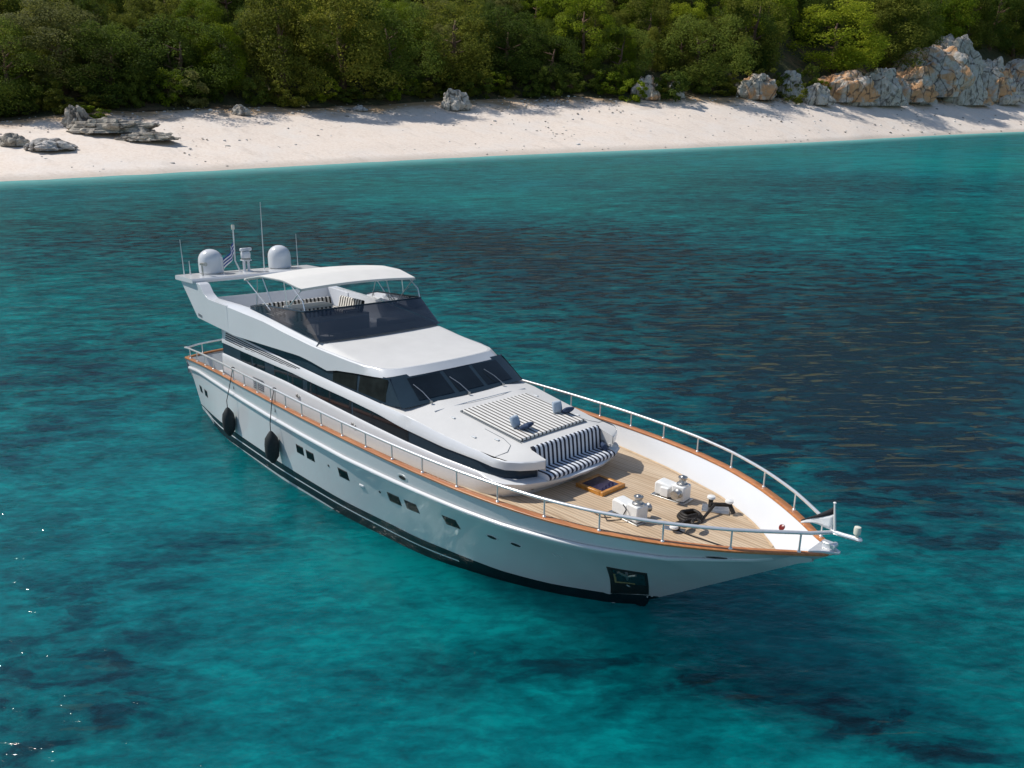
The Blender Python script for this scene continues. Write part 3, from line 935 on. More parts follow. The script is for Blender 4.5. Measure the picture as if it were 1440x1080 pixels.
# dark boot stripe with its thin silver line
def zboot(x): return itp(x, [0,1.9,5,9.85,12.6,15.5,17.1,18.8,19.9,21.2,22.15], [.50,.52,.60,.51,.39,.31,.20,-.02,-.08,-.05,.02])
def band(z0, z1, off, x0, x1, n=80):
    mb = MB(); xs = np.linspace(x0, x1, n)
    mb.grid([[(rake(x, z0(x)+(z1(x)-z0(x))*t), -(yh(x, z0(x)+(z1(x)-z0(x))*t)+off), z0(x)+(z1(x)-z0(x))*t) for x in xs] for t in (0, .33, .66, 1)])
    return mb.mirror()
part(band(lambda x: zlow(x)-.8 if x < 21.6 else zlow(x)+.001, lambda x: max(zboot(x), zlow(x)+.002), .006, 0.0, 22.15), "boot_stripe", "antifoul", angle=60)
def zth(x): return itp(x, [1.9,5,9.8,13.3,16.5,17.6,19.6], [.37,.40,.28,.14,-.03,-.12,-.2])
part(band(lambda x: zth(x)-.022, lambda x: zth(x)+.022, .012, 1.0, 19.4), "waterline_stripe", "silver", angle=60)
# varnished cap rail on the bulwark
def inner_off(x): return itp(x, [0,20,23,24.5,25.5,26], [.15,.15,.17,.2,.16,.0])
mb = MB(); rr = []
for x in XS[:-1]:
    z = sheer(x); y = G(x); io = min(inner_off(x), y*.95)
    rr.append([(x, -(y+.03), z-.025), (x, -(y+.035), z+.012), (x, -(y+.01), z+.03), (x, -(y-io+.02), z+.03), (x, -(y-io), z+.012), (x, -(y-io), z-.025)])
mb.grid([list(c) for c in zip(*rr)]); mb.mirror()
# across the stern
st = [(-.03, y, sheer(0)+.03) for y in np.linspace(-2.4, 2.4, 15)]
def sternx(y, o=0): return -.05+o-0.55*(1-(y/2.4)**2)**1.0
yy = np.linspace(-2.40, 2.40, 25)
mb.grid([[(sternx(y, 0), y, sheer(0)-.02) for y in yy], [(sternx(y, -.02), y, sheer(0)+.03) for y in yy], [(sternx(y, .15), y, sheer(0)+.03) for y in yy], [(sternx(y, .15), y, sheer(0)-.03) for y in yy]])
part(mb, "cap_rail", "varnish", angle=45)
# rounded stern wall below the stern cap
mb = MB()
mb.grid([[(sternx(y, .02), y, sheer(0)-.021) for y in yy], [(sternx(y, .02)+.25, y, 1.75) for y in yy], [(sternx(y, .1)+1.2, y, .9) for y in yy], [(sternx(y, .1)+2.0, y, .1) for y in yy]])
mb.grid([[(sternx(y, .13), y, sheer(0)-.031) for y in yy], [(sternx(y, .2), y, 1.5) for y in yy]])
part(mb, "stern_wall", "hull_paint", angle=50)
# bulwark inside face and decks
def zdeck(x): return itp(x, [0,4,6,18,26], [1.52,1.52,1.93,2.0,2.03])
DX=[0,1,3,5,9,14,17.4,18.59,20.39,22.37,23.69,24.67,25.05]
DY=[2.2,2.34,2.55,2.73,3.02,3.16,3.12,3.0,2.66,2.05,1.29,.43,.03]
def ydeck(x): return float(smooth1(DX, DY, x, .25)) if x < 24.6 else max(.0, itp(x, DX, DY))
mb = MB(); rr = []
for x in XS[:-3]:
    z = sheer(x); y = G(x)-min(inner_off(x), G(x)*.95)+.02; yd = min(ydeck(x), y) if x < 25.05 else 0
    zd = zdeck(x) if x < 25.05 else 2.03+(x-25.05)*.55
    rr.append([(x, -y, z-.03), (x, -(y*.6+yd*.4), z*.6+zd*.4), (x, -(y*.25+yd*.75), z*.25+zd*.75), (x, -yd, zd-.01)])
mb.grid([list(c) for c in zip(*rr)]); mb.mirror()
part(mb, "bulwark", "gelcoat", angle=70)
mb = MB(); xs = [x for x in XS if 4.0 <= x <= 25.05]+[25.05]
mb.grid([[(x, ydeck(x)*t, zdeck(x)+.05*(1-t*t)*min(1, (25.05-x)/3)) for x in xs] for t in np.linspace(-1, 1, 17)])
part(mb, "teak_deck", "teak", angle=60)
mb = MB(); xs = list(np.linspace(-.35, 4.02, 12))
mb.grid([[(x, (ydeck(max(x, 0))-.02)*t, 1.52) for x in xs] for t in np.linspace(-1, 1, 9)])
mb.grid([[(4.02, t*2.6, 1.52) for t in (-1, 1)], [(4.02, t*2.6, 2.0) for t in (-1, 1)]])
part(mb, "cockpit_deck", "nonskid")
mb = MB(); rr = []                                          # pale margin plank round the deck
for x in [x for x in XS if 6 <= x <= 24.6]:
    rr.append([(x, -(ydeck(x)-.0), zdeck(x)+.012), (x, -(ydeck(x)-.09), zdeck(x)+.014)])
mb.grid([list(c) for c in zip(*rr)]); mb.mirror()
part(mb, "margin_plank", plain("pale_teak", (0.58, 0.42, 0.26), 0.55, var=.15, nscale=5))

# guard rail
RH = 0.43
pathS = []
for x in [x for x in XS if .25 <= x <= 25.4]:
    pathS.append((x, -(G(x)-.05), sheer(x)+RH))
stern = [(sternx(y, .05) if abs(y) < 2.2 else sternx(2.2, .05)+.10, y, sheer(0)+RH) for y in (-2.33, -2.2, -1.7, -1.1, -.5, 0)]
bowtip = [(25.62, -.36, 3.065), (25.76, -.19, 3.07), (25.86, -.06, 3.07), (25.9, 0, 3.07)]
half = stern[::-1]+[(.0, -2.37, sheer(0)+RH)]+pathS+bowtip
mb = MB(); mb.tube(half, .037, 12); mb.tube([(x, -y, z) for x, y, z in half], .037, 12)
rail = part(mb, "handrail", "steel", angle=60)
STX = [25.5,24.53,23.45,22.29,21.09,19.87,18.64,17.43,16.23,15.05,13.88,12.73,11.56,10.45,9.35,8.25,7.1,6.0,4.9,3.7,2.7,1.6,.6]
def stan(x, y, z):
    mb = MB(); mb.tube([(x, y, z+.02), (x, y, z+RH-.01)], .021, 8); mb.lathe([(.04, 0), (.04, .02), (.024, .035)], (x, y, z+.03), seg=10)
    return part(mb, "stanchion", "steel", rail, angle=50)
for x in STX:
    for s in (-1, 1):
        stan(x, s*(G(x)-.05), sheer(x))
for y in (-1.55, -.5, .5, 1.55):
    stan(sternx(y, .05), y, sheer(0))
# pulpit arm with bow light, and stemhead fitting
mb = MB(); mb.tube([(25.86, 0, 3.07), (26.1, 0, 3.075), (26.38, 0, 3.09)], [.045, .045, .05], 10)
mb.lathe([(.05, -.03), (.065, 0), (.05, .03)], (26.38, 0, 3.09))
arm = part(mb, "pulpit_arm", "steel")
mb = MB(); mb.lathe([(.03, 0), (.03, .06), (.062, .07), (.066, .16), (.058, .21), (.02, .225)], (26.33, 0, 3.12), seg=16)
part(mb, "bow_light", "lens", arm)
mb = MB(); mb.prism([(25.62, -.36, 2.655), (25.85, -.19, 2.66), (26.08, -.04, 2.665), (26.08, .04, 2.665), (25.85, .19, 2.66), (25.62, .36, 2.655)], (0, 0, .055))
mb.box((25.86, 0, 2.78), (.22, .14, .13)); mb.lathe([(.055, -.09), (.055, .09)], (25.95, 0, 2.80), (0, 1, 0))
part(mb, "stemhead_fitting", "steel", bevel=.012)
mb = MB(); mb.tube([(25.93, 0, 3.07), (25.86, 0, 3.64)], [.026, .017], 10); mb.lathe([(.02, 0), (.032, .015), (.02, .03)], (25.86, 0, 3.64))
part(mb, "jackstaff", "antenna")
# courtesy flag sagging on the jackstaff
mb = MB(); rows = []
for i in range(9):
    t = i/8
    rows.append([(25.87-.60*t, .015*math.sin(9*t+3*u), 3.60-(.50*t**.85)-u*(.10+.40*(1-t)**1.5)*(1-.3*t)) for u in np.linspace(0, 1, 7)])
fl = MB(); fl.grid([r[2:] for r in rows])
o = loose(fl, "bow_flag", "flagwhite", (25.87, 0, 3.3), "small white flag with a dark upper border hanging from the bow jackstaff", "flag", solid=.006)
fb = MB(); fb.grid([r[:3] for r in rows]); b_ = fb.build("dark_border", MAT["flagblack"], o, origin=(25.87, 0, 3.3), solid=.006)
# small fittings on the bow bulwark
mb = MB(); mb.lathe([(.075, 0), (.07, .03), (.03, .05)], (24.5, .90, 2.34), (-.35, -1, .45), seg=14)
part(mb, "red_lamp", "redlens")

# hull windows, portholes, fittings
def hull_patch(x0, x1, z0, z1, off, slant=0.0, nx=6, nz=4):
    mb = MB(); rows = []
    for j in range(nz):
        z = z0+(z1-z0)*j/(nz-1); sl = slant*(1-j/(nz-1))
        rows.append([(rake(x0+sl+(x1-x0)*i/(nx-1), z), -(yh(x0+sl+(x1-x0)*i/(nx-1), z)+off), z) for i in range(nx)])
    mb.grid(rows); return mb
for x0, x1, z0, z1 in [(.95,1.40,1.10,1.29), (1.85,2.35,1.10,1.29), (10.87,11.33,1.29,1.51), (11.50,11.97,1.28,1.50), (13.33,13.83,1.25,1.48),
                       (15.65,16.15,1.23,1.46), (16.35,16.82,1.23,1.46), (17.72,18.18,1.22,1.46)]:
    for s in (1, -1):
        a = hull_patch(x0+.03, x1-.03, z0, z1, .010, -.0); fr = hull_patch(x0, x1, z0-.03, z1+.03, .004, -.0)
        if s < 0:
            a.v = [(x, -y, z) for x, y, z in a.v]; fr.v = [(x, -y, z) for x, y, z in fr.v]
        w = part(fr, "hull_window", "black", solid=.004); part(a, "pane", "portglass", w)
def oval(x, z, rx, rz, off, mat, name, parent=None, d=.012):
    out = []
    for s in (-1, 1):
        mb = MB(); ring = []
        pts = [(x+rx*math.cos(a), z+rz*math.sin(a)) for a in np.linspace(0, 2*math.pi, 21)[:-1]]
        mb.add([(px_, s*(yh(px_, pz)+off), pz) for px_, pz in pts]+[(px_, s*(yh(px_, pz)-.01), pz) for px_, pz in pts],
               [tuple(range(20))]+[(i, (i+1) % 20, 20+(i+1) % 20, 20+i) for i in range(20)])
        out.append(part(mb, name, mat, parent))
    return out
for x, z in ((19.17, 1.31), (19.80, 1.30)):
    oval(x, z, .15, .075, .012, "silver", "porthole_rim"); oval(x, z, .125, .058, .018, "black", "porthole")
for x, z in ((12.8, 1.39), (15.29, 1.35)):
    oval(x, z, .04, .035, .012, "black", "drain")
oval(16.64, 2.24, .19, .085, .012, "steel", "hawse_ring"); oval(16.64, 2.24, .13, .05, .02, "black", "hawse_hole")
oval(24.25, 2.33, .20, .045, .02, "steel", "hawse_ring"); oval(24.25, 2.33, .16, .028, .028, "black", "hawse_hole")
# illegible small maker marks
for i in range(3):
    p_ = hull_patch(20.70+i*.075, 20.755+i*.075, 1.26, 1.36, .008, .02, 3, 3); part(p_, "hull_mark", "silver")
p_ = hull_patch(14.35, 14.55, 1.20, 1.30, .02); part(p_, "outlet_cover", "gelcoat", bevel=.0, solid=.03)
# anchor pocket
def pocket(u, v, off):   # u along 0..1, v down 0..1
    A, B_, C_, D_ = (21.80, 1.25), (22.55, 1.22), (21.98, .04), (21.24, -.04)
    x = (A[0]*(1-u)+B_[0]*u)*(1-v)+(D_[0]*(1-u)+C_[0]*u)*v
    z = (A[1]*(1-u)+B_[1]*u)*(1-v)+(D_[1]*(1-u)+C_[1]*u)*v
    return (x, -(yh(x, z)+off), z)
for s in (1, -1):
    def sd(mb):
        if s < 0: mb.v = [(x, -y, z) for x, y, z in mb.v]
        return mb
    mb = MB(); mb.grid([[pocket(u, v, .012) for u in np.linspace(0, 1, 8)] for v in np.linspace(0, 1, 10)])
    pk = part(sd(mb), "anchor_pocket", "black", solid=.01)
    mb = MB(); mb.grid([[pocket(u, v, .020) for u in np.linspace(.14, .93, 7)] for v in np.linspace(.08, .58, 7)])
    part(sd(mb), "pocket_recess", plain("pocket_steel", (.05, .065, .07), .15, metal=.6, var=.4, nscale=5), pk)
    mb = MB(); mb.grid([[pocket(u, v, .024) for u in np.linspace(.14, .66, 7)] for v in (.53, .58)]); mb.grid([[pocket(u, v, .024) for u in (.13, .18)] for v in np.linspace(.24, .58, 5)])
    part(sd(mb), "pocket_lining", "amber", pk)
    mb = MB(); mb.tube([pocket(.52, .08, .04), pocket(.50, .36, .05)], .03, 8); mb.tube([pocket(.3, .10, .04), pocket(.5, .22, .05), pocket(.74, .13, .04)], .035, 8)
    part(sd(mb), "anchor_shank", "dullmetal", pk)
# ------------------------------------------------------------------ deckhouse
def both(row): return row+[(x, -y, z) for x, y, z in row[::-1]]
SX = [4.05, 6, 8, 10, 12, 14, 15.5, 17, 18.1]
def zL3(x): return itp(x, [4,6,9,10.75,12.5,14.2,16.8,18.4,19.4], [3.07,3.05,3.0,2.91,2.82,2.73,2.60,2.54,2.52])
def zL2(x): return itp(x, [4,4.6,9.5,10.8,12.6,14.2,15.1,16.9,18.3,19.4], [3.47,3.47,3.38,3.31,3.245,3.15,3.04,2.88,2.82,2.82])
def zL1(x): return itp(x, [4,4.6,10,12.45,13.8,15.5,16.5,17.9,18.7,19.6], [3.97,3.94,3.64,3.51,3.45,3.35,3.21,3.05,3.00,3.0])
def yS(x): return itp(x, [4,6,10,12,14,15.5,17,18.1,18.7], [2.46,2.5,2.5,2.49,2.46,2.42,2.30,2.17,2.10])
fr = lambda pts: [(x, -y, None) for x, y in pts]
def dense(xs, k=4):
    out = []
    for a, b in zip(xs, xs[1:]): out += list(np.linspace(a, b, k, endpoint=False))
    return out+[xs[-1]]
SXD = dense(SX)
baseF = [(18.5, 2.08), (18.8, 1.93), (19.02, 1.62), (19.14, 1.2), (19.22, .6), (19.25, 0)]
ledgeF = [(18.68, 2.23), (19.05, 2.12), (19.36, 1.84), (19.60, 1.3), (19.78, .65), (19.82, 0)]
rowA = [(x, -(yS(x)+.02), zdeck(x)-.02) for x in SXD]+[(x, -y, 1.99) for x, y in baseF[:-1]]+[(19.25, 0, 1.99)]
rowA2 = [(x, -(yS(x)+.07), zdeck(x)+.15) for x in SXD]+[(x+.12, -y*1.03, 2.16) for x, y in baseF]
rowB0 = [(x, -(yS(x)+.025), zL3(x)-.10) for x in SXD]+[(x-.03, -y*.995, 2.40) for x, y in ledgeF]
rowB = [(x, -(yS(x)+.01), zL3(x)-.02) for x in SXD]+[(x, -y, 2.475) for x, y in ledgeF]
rowB1 = [(x, -(yS(x)-.01), zL3(x)-.004) for x in SXD]+[(x-.04, -y*.98, 2.50) for x, y in ledgeF]
rowC = [(x, -(yS(x)-.05), zL3(x)+.004) for x in SXD]+[(18.45, -1.98, 2.52), (18.65, -1.9, 2.52), (18.9, -1.7, 2.52), (19.0, -1.25, 2.52), (19.0, -.6, 2.52), (19.0, 0, 2.52)]
mb = MB(); mb.grid([both(r) for r in (rowA, rowA2, rowB0, rowB, rowB1, rowC)])
aft = [(4.05, y, z) for y, z in ((-2.42, 1.5), (2.42, 1.5), (2.42, 3.95), (-2.42, 3.95))]
mb.poly(aft)
part(mb, "deckhouse", "gelcoat", angle=42)
# long dark window band, running forward under the overhanging wings
wf = [(18.55, 2.0), (18.85, 1.92), (19.12, 1.70), (19.30, 1.28)]
mb = MB()
r0 = [(x, -(yS(x)-.022), zL3(x)-.01) for x in SXD]+[(x, -y, 2.50) for x, y in wf]
r1 = [(x, -(yS(x)-.035), zL2(x)+.02) for x in SXD]+[(x, -y, 2.83) for x, y in wf]
r0.append((18.9, -1.26, 2.50)); r1.append((18.9, -1.26, 2.83))
mb.grid([r0, r1]); mb.mirror()
lw = part(mb, "saloon_window", "winframe", angle=50)
def sidepane(x0, x1, parent, zf0, zf1, yo, name="pane", mat="darkglass", m=.03, n=8):
    for s in (-1, 1):
        mb = MB(); xs = np.linspace(x0, x1, n)
        mb.grid([[(x, s*(yS(x)-.035+yo+.013*(1-t)), zf0(x)+m+(zf1(x)-zf0(x)-2*m)*t) for x in xs] for t in (0, 1)])
        part(mb, name, mat, parent)
for x0, x1 in ((5.6, 6.5), (6.6, 7.5), (8.2, 9.1), (9.2, 10.1), (10.4, 12.9), (13.0, 15.6)):
    sidepane(x0, x1, lw, zL3, zL2, .006)
# white upper side panel with louvres, carried forward as the wing edge
wingF = [(18.62, 2.11), (18.98, 2.03), (19.26, 1.80), (19.45, 1.52), (19.56, 1.27)]
mb = MB()
q0 = [(x, -(yS(x)-.12), zL2(x)+.012) for x in SXD]+[(x-.10, -y*.95, 2.79) for x, y in wingF]
q1 = [(x, -(yS(x)-.005), zL2(x)+.0) for x in SXD]+[(x-.01, -y*1.0, 2.785) for x, y in wingF]
q2 = [(x, -(yS(x)-.01), zL2(x)+.07) for x in SXD]+[(x+.01, -y, 2.84) for x, y in wingF]
q3 = [(x, -(yS(x)-.082), zL1(x)-.018) for x in SXD]+[(x+.005, -y, 2.985) for x, y in wingF]
q4 = [(x, -(yS(x)-.10), zL1(x)) for x in SXD]+[(x-.03, -y*.99, 3.01) for x, y in wingF]
mb.grid([q0, q1, q2, q3, q4]); 
mb.mirror()
part(mb, "side_panel", "gelcoat", angle=28)
for s in (-1, 1):
    for k in range(5):
        mb = MB(); xs = np.linspace(4.35, 9.9-.20*k, 18); t0 = .14+.165*k
        mb.grid([[(x, s*(yS(x)-.085+.075*t+o), zL1(x)-(zL1(x)-zL2(x))*t) for x in xs] for t, o in ((t0-.012, .0), (t0, .010), (t0+.088, .010), (t0+.10, .0))])
        part(mb, "louvre_gap_shade", "gap_shade", angle=30)  # dark strip laid on the panel as the shade between slats
        mb = MB()
        mb.grid([[(x, s*(yS(x)-.085+.075*t+o), zL1(x)-(zL1(x)-zL2(x))*t) for x in xs] for t, o in ((t0-.065, .0), (t0-.055, .012), (t0-.015, .014), (t0-.012, .0))])
        part(mb, "louvre", "gelcoat", angle=30)
# coachroof top: a fore-and-aft sloping deck, notched in front for the sofa
def ztop(x, y):
    e = zL1(x); c = itp(x, [4,12,15.1,16.42,18.64,19.03,19.56], [3.7,3.6,3.60,3.44,3.20,3.15,3.03])
    ys = yS(x)-.10
    if x > 18.6: ys = itp(x, [18.62,18.98,19.26,19.45,19.56], [2.09,2.0,1.78,1.5,1.26])
    t = min(1, abs(y)/max(ys, .01))
    if abs(y) <= 1.25: return c-.01*(y/1.25)**2
    w = (abs(y)-1.25)/max(ys-1.25, .01); w = min(1, w)
    return (c-.01)*(1-w)+e*w
mb = MB()
xa = [14.3, 14.8, 15.13, 15.6, 16.2, 16.8, 17.4, 18.0, 18.5, 19.05]
ts = np.linspace(-1, 1, 25)
ysf = lambda x: (yS(x)-.10) if x <= 18.6 else itp(x, [18.62,18.98,19.26,19.45,19.56], [2.09,2.0,1.78,1.5,1.26])
lan = lambda x: [-ysf(x)+( ysf(x)-1.25)*k/5 for k in range(5)]+list(np.linspace(-1.25, 1.25, 13))+[1.25+(ysf(x)-1.25)*k/5 for k in range(1, 6)]
mb.grid([[(x, y, ztop(x, y)) for y in lan(x)] for x in xa])
for s in (-1, 1):
    xw = [19.05, 19.2, 19.3, 19.4, 19.5, 19.56]
    mb.grid([[(x, s*(1.25+(max(ysf(x), 1.255)-1.25)*t), ztop(x, 1.25+(max(ysf(x), 1.255)-1.25)*t)) for t in np.linspace(0, 1, 6)] for x in xw])
    # recess side wall
    mb.grid([[(x, s*1.25, ztop(x, 1.25)) for x in [18.95]+xw], [(x, s*1.25, 2.72) for x in [18.95]+xw]])
    mb.poly([(19.0, s*1.25, 2.83), (19.3, s*1.25, 2.83), (19.3, s*1.25, 2.5), (19.0, s*1.25, 2.5)])
mb.grid([[(19.05, y, ztop(19.05, y)) for y in np.linspace(-1.25, 1.25, 13)], [(19.0, y, 2.5) for y in np.linspace(-1.25, 1.25, 13)]])
cr = part(mb, "coachroof", "nonskid", angle=40)
# moulded grooves and small fittings on the coachroof
for pts in ([(17.5,-1.36),(18.2,-1.36),(18.55,-1.45),(18.7,-1.7),(18.6,-2.0)], ):
    for s in (1, -1):
        mb = MB(); mb.tube([(x, y*s, ztop(x, y)+.002) for x, y in pts], .008, 6); part(mb, "hatch_seam", "grey", cr)
for x, y in ((17.55, 1.78), (16.45, 1.55), (18.1, 1.5)):
    for s in (1, -1):
        mb = MB(); mb.box((x, s*y, ztop(x, y)+.012), (.16, .06, .025)); part(mb, "vent", "silver", cr, bevel=.01)
mb = MB(); mb.tube([(15.85, -1.7, ztop(15.85, 1.7)+.02), (16.0, -.6, ztop(16, .6)+.03), (16.02, 0, ztop(16, 0)+.03), (16.0, .6, ztop(16, .6)+.03), (15.85, 1.7, ztop(15.85, 1.7)+.02)], .012, 6)
part(mb, "grab_rail", "steel", cr)
for x, y in ((19.32, -1.45), (19.63, -.3), (19.42, 1.3)):
    mb = MB(); mb.lathe([(.06, 0), (.06, .02), (.035, .025)], (x-.015 if abs(y) > 1 else x-.19, y*.98, 2.27), (.93, .2*(-1 if y < 0 else 1), -.3), seg=14)
    part(mb, "courtesy_lamp", "dullmetal")

# windscreen and upper side windows
wb = [(15.13, 2.26, 3.50), (15.22, 2.1, 3.52), (15.32, 1.7, 3.55), (15.42, 1.1, 3.585), (15.47, .5, 3.60), (15.48, 0, 3.60)]
wt = [(14.35, 2.15, 4.10), (14.42, 2.0, 4.11), (14.5, 1.6, 4.13), (14.57, 1.05, 4.15), (14.60, .5, 4.16), (14.6, 0, 4.16)]
wbr = [(x, -y, z) for x, y, z in wb]+[(x, y, z) for x, y, z in wb[-2::-1]]
wtr = [(x, -y, z) for x, y, z in wt]+[(x, y, z) for x, y, z in wt[-2::-1]]
def lerp(a, b, t): return tuple(p*(1-t)+q*t for p, q in zip(a, b))
def along(row, u):
    n = len(row)-1; i = min(int(u*n), n-1); return lerp(row[i], row[i+1], u*n-i)
mb = MB(); mb.grid([[lerp(a, b, t) for a, b in zip(wbr, wtr)] for t in (-.05, 0, .5, 1, 1.06)])
wsn = part(mb, "windscreen", "winframe", angle=50)
def yw(y): # u for a given y on the bottom row
    us = np.linspace(0, 1, 400); return float(us[np.argmin([abs(along(wbr, u)[1]-y) for u in us])])
for y0, y1 in ((-1.75, -.62), (-.47, .47), (.62, 1.75)):
    mb = MB(); us = np.linspace(yw(y0), yw(y1), 9)
    rows = []
    for t in (.10, .5, .90):
        rows.append([tuple(Vector(lerp(along(wbr, u), along(wtr, u), t))+Vector((.008, 0, .009))) for u in us])
    mb.grid(rows); part(mb, "pane", "darkglass", wsn)
for y, dy in ((-1.50, -.20), (-.24, -.22), (1.12, -.24)):
    b = Vector(along(wbr, yw(y)))+Vector((.10, 0, .03)); a = Vector(lerp(along(wbr, yw(y+dy)), along(wtr, yw(y+dy)), .62))+Vector((.03, 0, .05))
    mb = MB(); mb.tube([b, b.lerp(a, .5)+Vector((.02, 0, .03)), a], [.016, .013, .011], 6); mb.lathe([(.04, 0), (.035, .05)], b-Vector((0, 0, .04)), seg=10)
    part(mb, "wiper", "dullmetal", wsn)
def zH(x): return itp(x, [2.6,5,5.6,8.2,9.9,10.6,11.5,12.0,13,14.35], [4.22,4.04,4.0,4.01,4.02,3.96,3.82,3.92,4.01,4.09])
def yF(x): return itp(x, [1,6,11,14.1,14.4], [2.73,2.62,2.41,2.18,2.14])
mb = MB(); xs = dense([4.6, 8, 10, 12, 13.5, 14.4], 4)
r0 = [(x, -(yS(x)-.12), zL1(x)-.01) for x in xs]+[(15.13, -2.26, 3.50)]
r1 = [(x, -min(yS(x)-.12, yF(x)-.06), max(zH(x), zL1(x)+.02)+.03) for x in xs]+[(14.42, -2.12, 4.10)]
mb.grid([r0, r1]); mb.mirror()
usw = part(mb, "side_window", "winframe", angle=50)
for s in (-1, 1):
    for (xa_, xb_) in ((11.75, 12.95), (13.1, 14.35)):
        mb = MB(); P = []
        def sp(x, t): 
            a = Vector((x, -(yS(x)-.12), zL1(x)-.01)); b = Vector((x, -min(yS(x)-.12, yF(x)-.06), max(zH(x), zL1(x)+.02)+.03)); q = a.lerp(b, t); return (q.x, s*-(q.y-.012)*1.0, q.z)
        mb.grid([[sp(x, .12) for x in np.linspace(xa_+.05, xb_+.1, 5)], [sp(x, .93) for x in np.linspace(xa_, xb_, 5)]])
        part(mb, "pane", "sideglass", usw)

# ------------------------------------------------------------------ flybridge body and roof
def zI(x): return itp(x, [3.7,5.73,7.9,8.9,10.7,12.45,13.56,14.1,14.5], [5.05,4.97,4.82,4.68,4.48,4.345,4.29,4.275,4.27])
FX = dense([5.2, 7, 8.9, 10.7, 12, 13.3], 5)
frontH = [(13.75, 2.205, 4.06), (14.08, 2.14, 4.08), (14.33, 2.0, 4.09), (14.48, 1.78, 4.10), (14.56, 1.45, 4.115), (14.63, .95, 4.13), (14.66, .45, 4.14), (14.67, 0, 4.14)]
frontI = [(13.55, 2.15, 4.295), (13.84, 2.09, 4.285), (14.06, 1.96, 4.285), (14.22, 1.74, 4.29), (14.32, 1.42, 4.305), (14.41, .93, 4.32), (14.46, .44, 4.33), (14.47, 0, 4.33)]
g0 = [(x, -(yF(x)-.10), zH(x)+.02) for x in FX]+[(x-.14, -y*.95, z+.02) for x, y, z in frontH]
g1 = [(x, -(yF(x)-.0), zH(x)) for x in FX]+[(x, -y, z) for x, y, z in frontH]
g2 = [(x, -(yF(x)-.01), zI(x)-.03) for x in FX]+[(x+.03, -y*1.005, z-.03) for x, y, z in frontI]
g3 = [(x, -(yF(x)-.045), zI(x)) for x in FX]+[(x, -y*.99, z) for x, y, z in frontI]
g4 = [(x, -(yF(x)-.11), zI(x)+.003) for x in FX]+[(x-.07, -y*.955, z+.003) for x, y, z in frontI]
mb = MB(); mb.grid([both(r) for r in (g0, g1, g2, g3, g4)])
part(mb, "flybridge_fascia", "gelcoat", angle=30)
def zroof(x): return itp(x, [10.6,11.0,12.5,14.0,14.5], [4.66,4.60,4.45,4.345,4.33])
FP = [(13.3, yF(13.3)-.07, zI(13.3)-.004)]+[(x-.025, y*.978, z-.004) for x, y, z in frontI]
def fpoint(t):                                # t: 1 at the side edge, 0 on the centre line
    L = [0.0]
    for a, b in zip(FP, FP[1:]): L.append(L[-1]+math.dist(a, b))
    d = (1-t)*L[-1]
    return [itp(d, L, [q[k] for q in FP]) for k in range(3)]
mb = MB(); rows = []
for sI in np.linspace(0, 1, 14):
    r = []
    for t in np.linspace(-1, 1, 33):
        a = abs(t); f = fpoint(a); ye = (yF(10.3)-.07)*a
        x = 10.3+sI*(f[0]-10.3); y = ye*(1-sI)+f[1]*sI
        c_ = zroof(x)-.02*a*a; e = zI(x); w = max(0, (a-.93)/.07)
        z = c_*(1-w)+e*w
        z = z*(1-sI**3)+f[2]*sI**3
        r.append((x, math.copysign(y, t), z))
    rows.append(r)
mb.grid(rows)
part(mb, "wheelhouse_roof", "nonskid", angle=50)
# coaming tops and inner walls, floor
mb = MB(); xs = dense([3.6, 5.2, 7, 8.9, 10.9], 5)
yi = lambda x: yF(x)-.34
zi = lambda x: itp(x, [3.6,5.7,6.5,8.9,11], [5.06,5.05,5.02,4.83,4.62])
mb.grid([[(x, -(yF(x)-.045), zI(x)) for x in xs], [(x, -(yF(x)-.19), zi(x)) for x in xs], [(x, -yi(x), zi(x)+.01) for x in xs], [(x, -yi(x)+.03, 4.22) for x in xs]])
mb.mirror()
mb.grid([[(3.45, y, 4.25), (3.45, y, 5.06), (3.62, y, 5.08), (3.66, y, 4.25)] for y in np.linspace(-2.3, 2.3, 5)])
mb.grid([[(10.3, y, 4.22), (10.3, y, 4.66)] for y in np.linspace(-2.1, 2.1, 5)])
part(mb, "coaming", "gelcoat", angle=45)
mb = MB(); mb.grid([[(x, (yF(x)-.3)*t, 4.22) for x in np.linspace(2.7, 10.6, 12)] for t in (-1, 0, 1)])
mb.grid([[(x, (yF(x)-.06)*t, itp(x, [2.6, 5, 5.2, 10], [4.20, 4.02, 4.0, 4.0])) for x in np.linspace(2.62, 10.4, 12)] for t in (-1, 0, 1)])
part(mb, "flybridge_floor", "gelcoat")
# radar arch
for s in (-1, 1):
    mb = MB()
    pr_ = [(1.32, 5.52), (2.61, 4.22), (5.21, 4.03), (5.21, 5.0), (4.4, 5.03), (3.72, 5.06), (3.36, 5.22), (3.1, 5.5), (2.95, 5.56), (2.2, 5.56)]
    mb.prism([(x, s*(yF(x)+.0), z) for x, z in pr_], (0, -s*.38, 0))
    leg = part(mb, "arch_leg", "gelcoat", bevel=.008, angle=50)
    for i in range(3):
        mb = MB(); x = 2.74+i*.12; mb.box((x, s*(yF(x)+.004), 4.36-.02*i), (.09, .008, .10)); part(mb, "side_mark", "grey", leg)
mb = MB(); rows = []
for y in np.linspace(-2.8, 2.8, 21):
    e = .18*(abs(y)/2.8)**3; xa_ = .92+e*.4; xb_ = 2.72-.10*(1-(y/2.8)**2)
    rows.append([(xa_+.03, y, 5.52), (xa_, y, 5.60), (xa_+.05, y, 5.685), (xb_-.06, y, 5.69), (xb_, y, 5.63), (xb_-.02, y, 5.53)])
mb.grid(rows, close=True); n_ = 6; mb.poly(rows[0]); mb.poly(rows[-1])
arch = part(mb, "arch_beam", "gelcoat", angle=40)
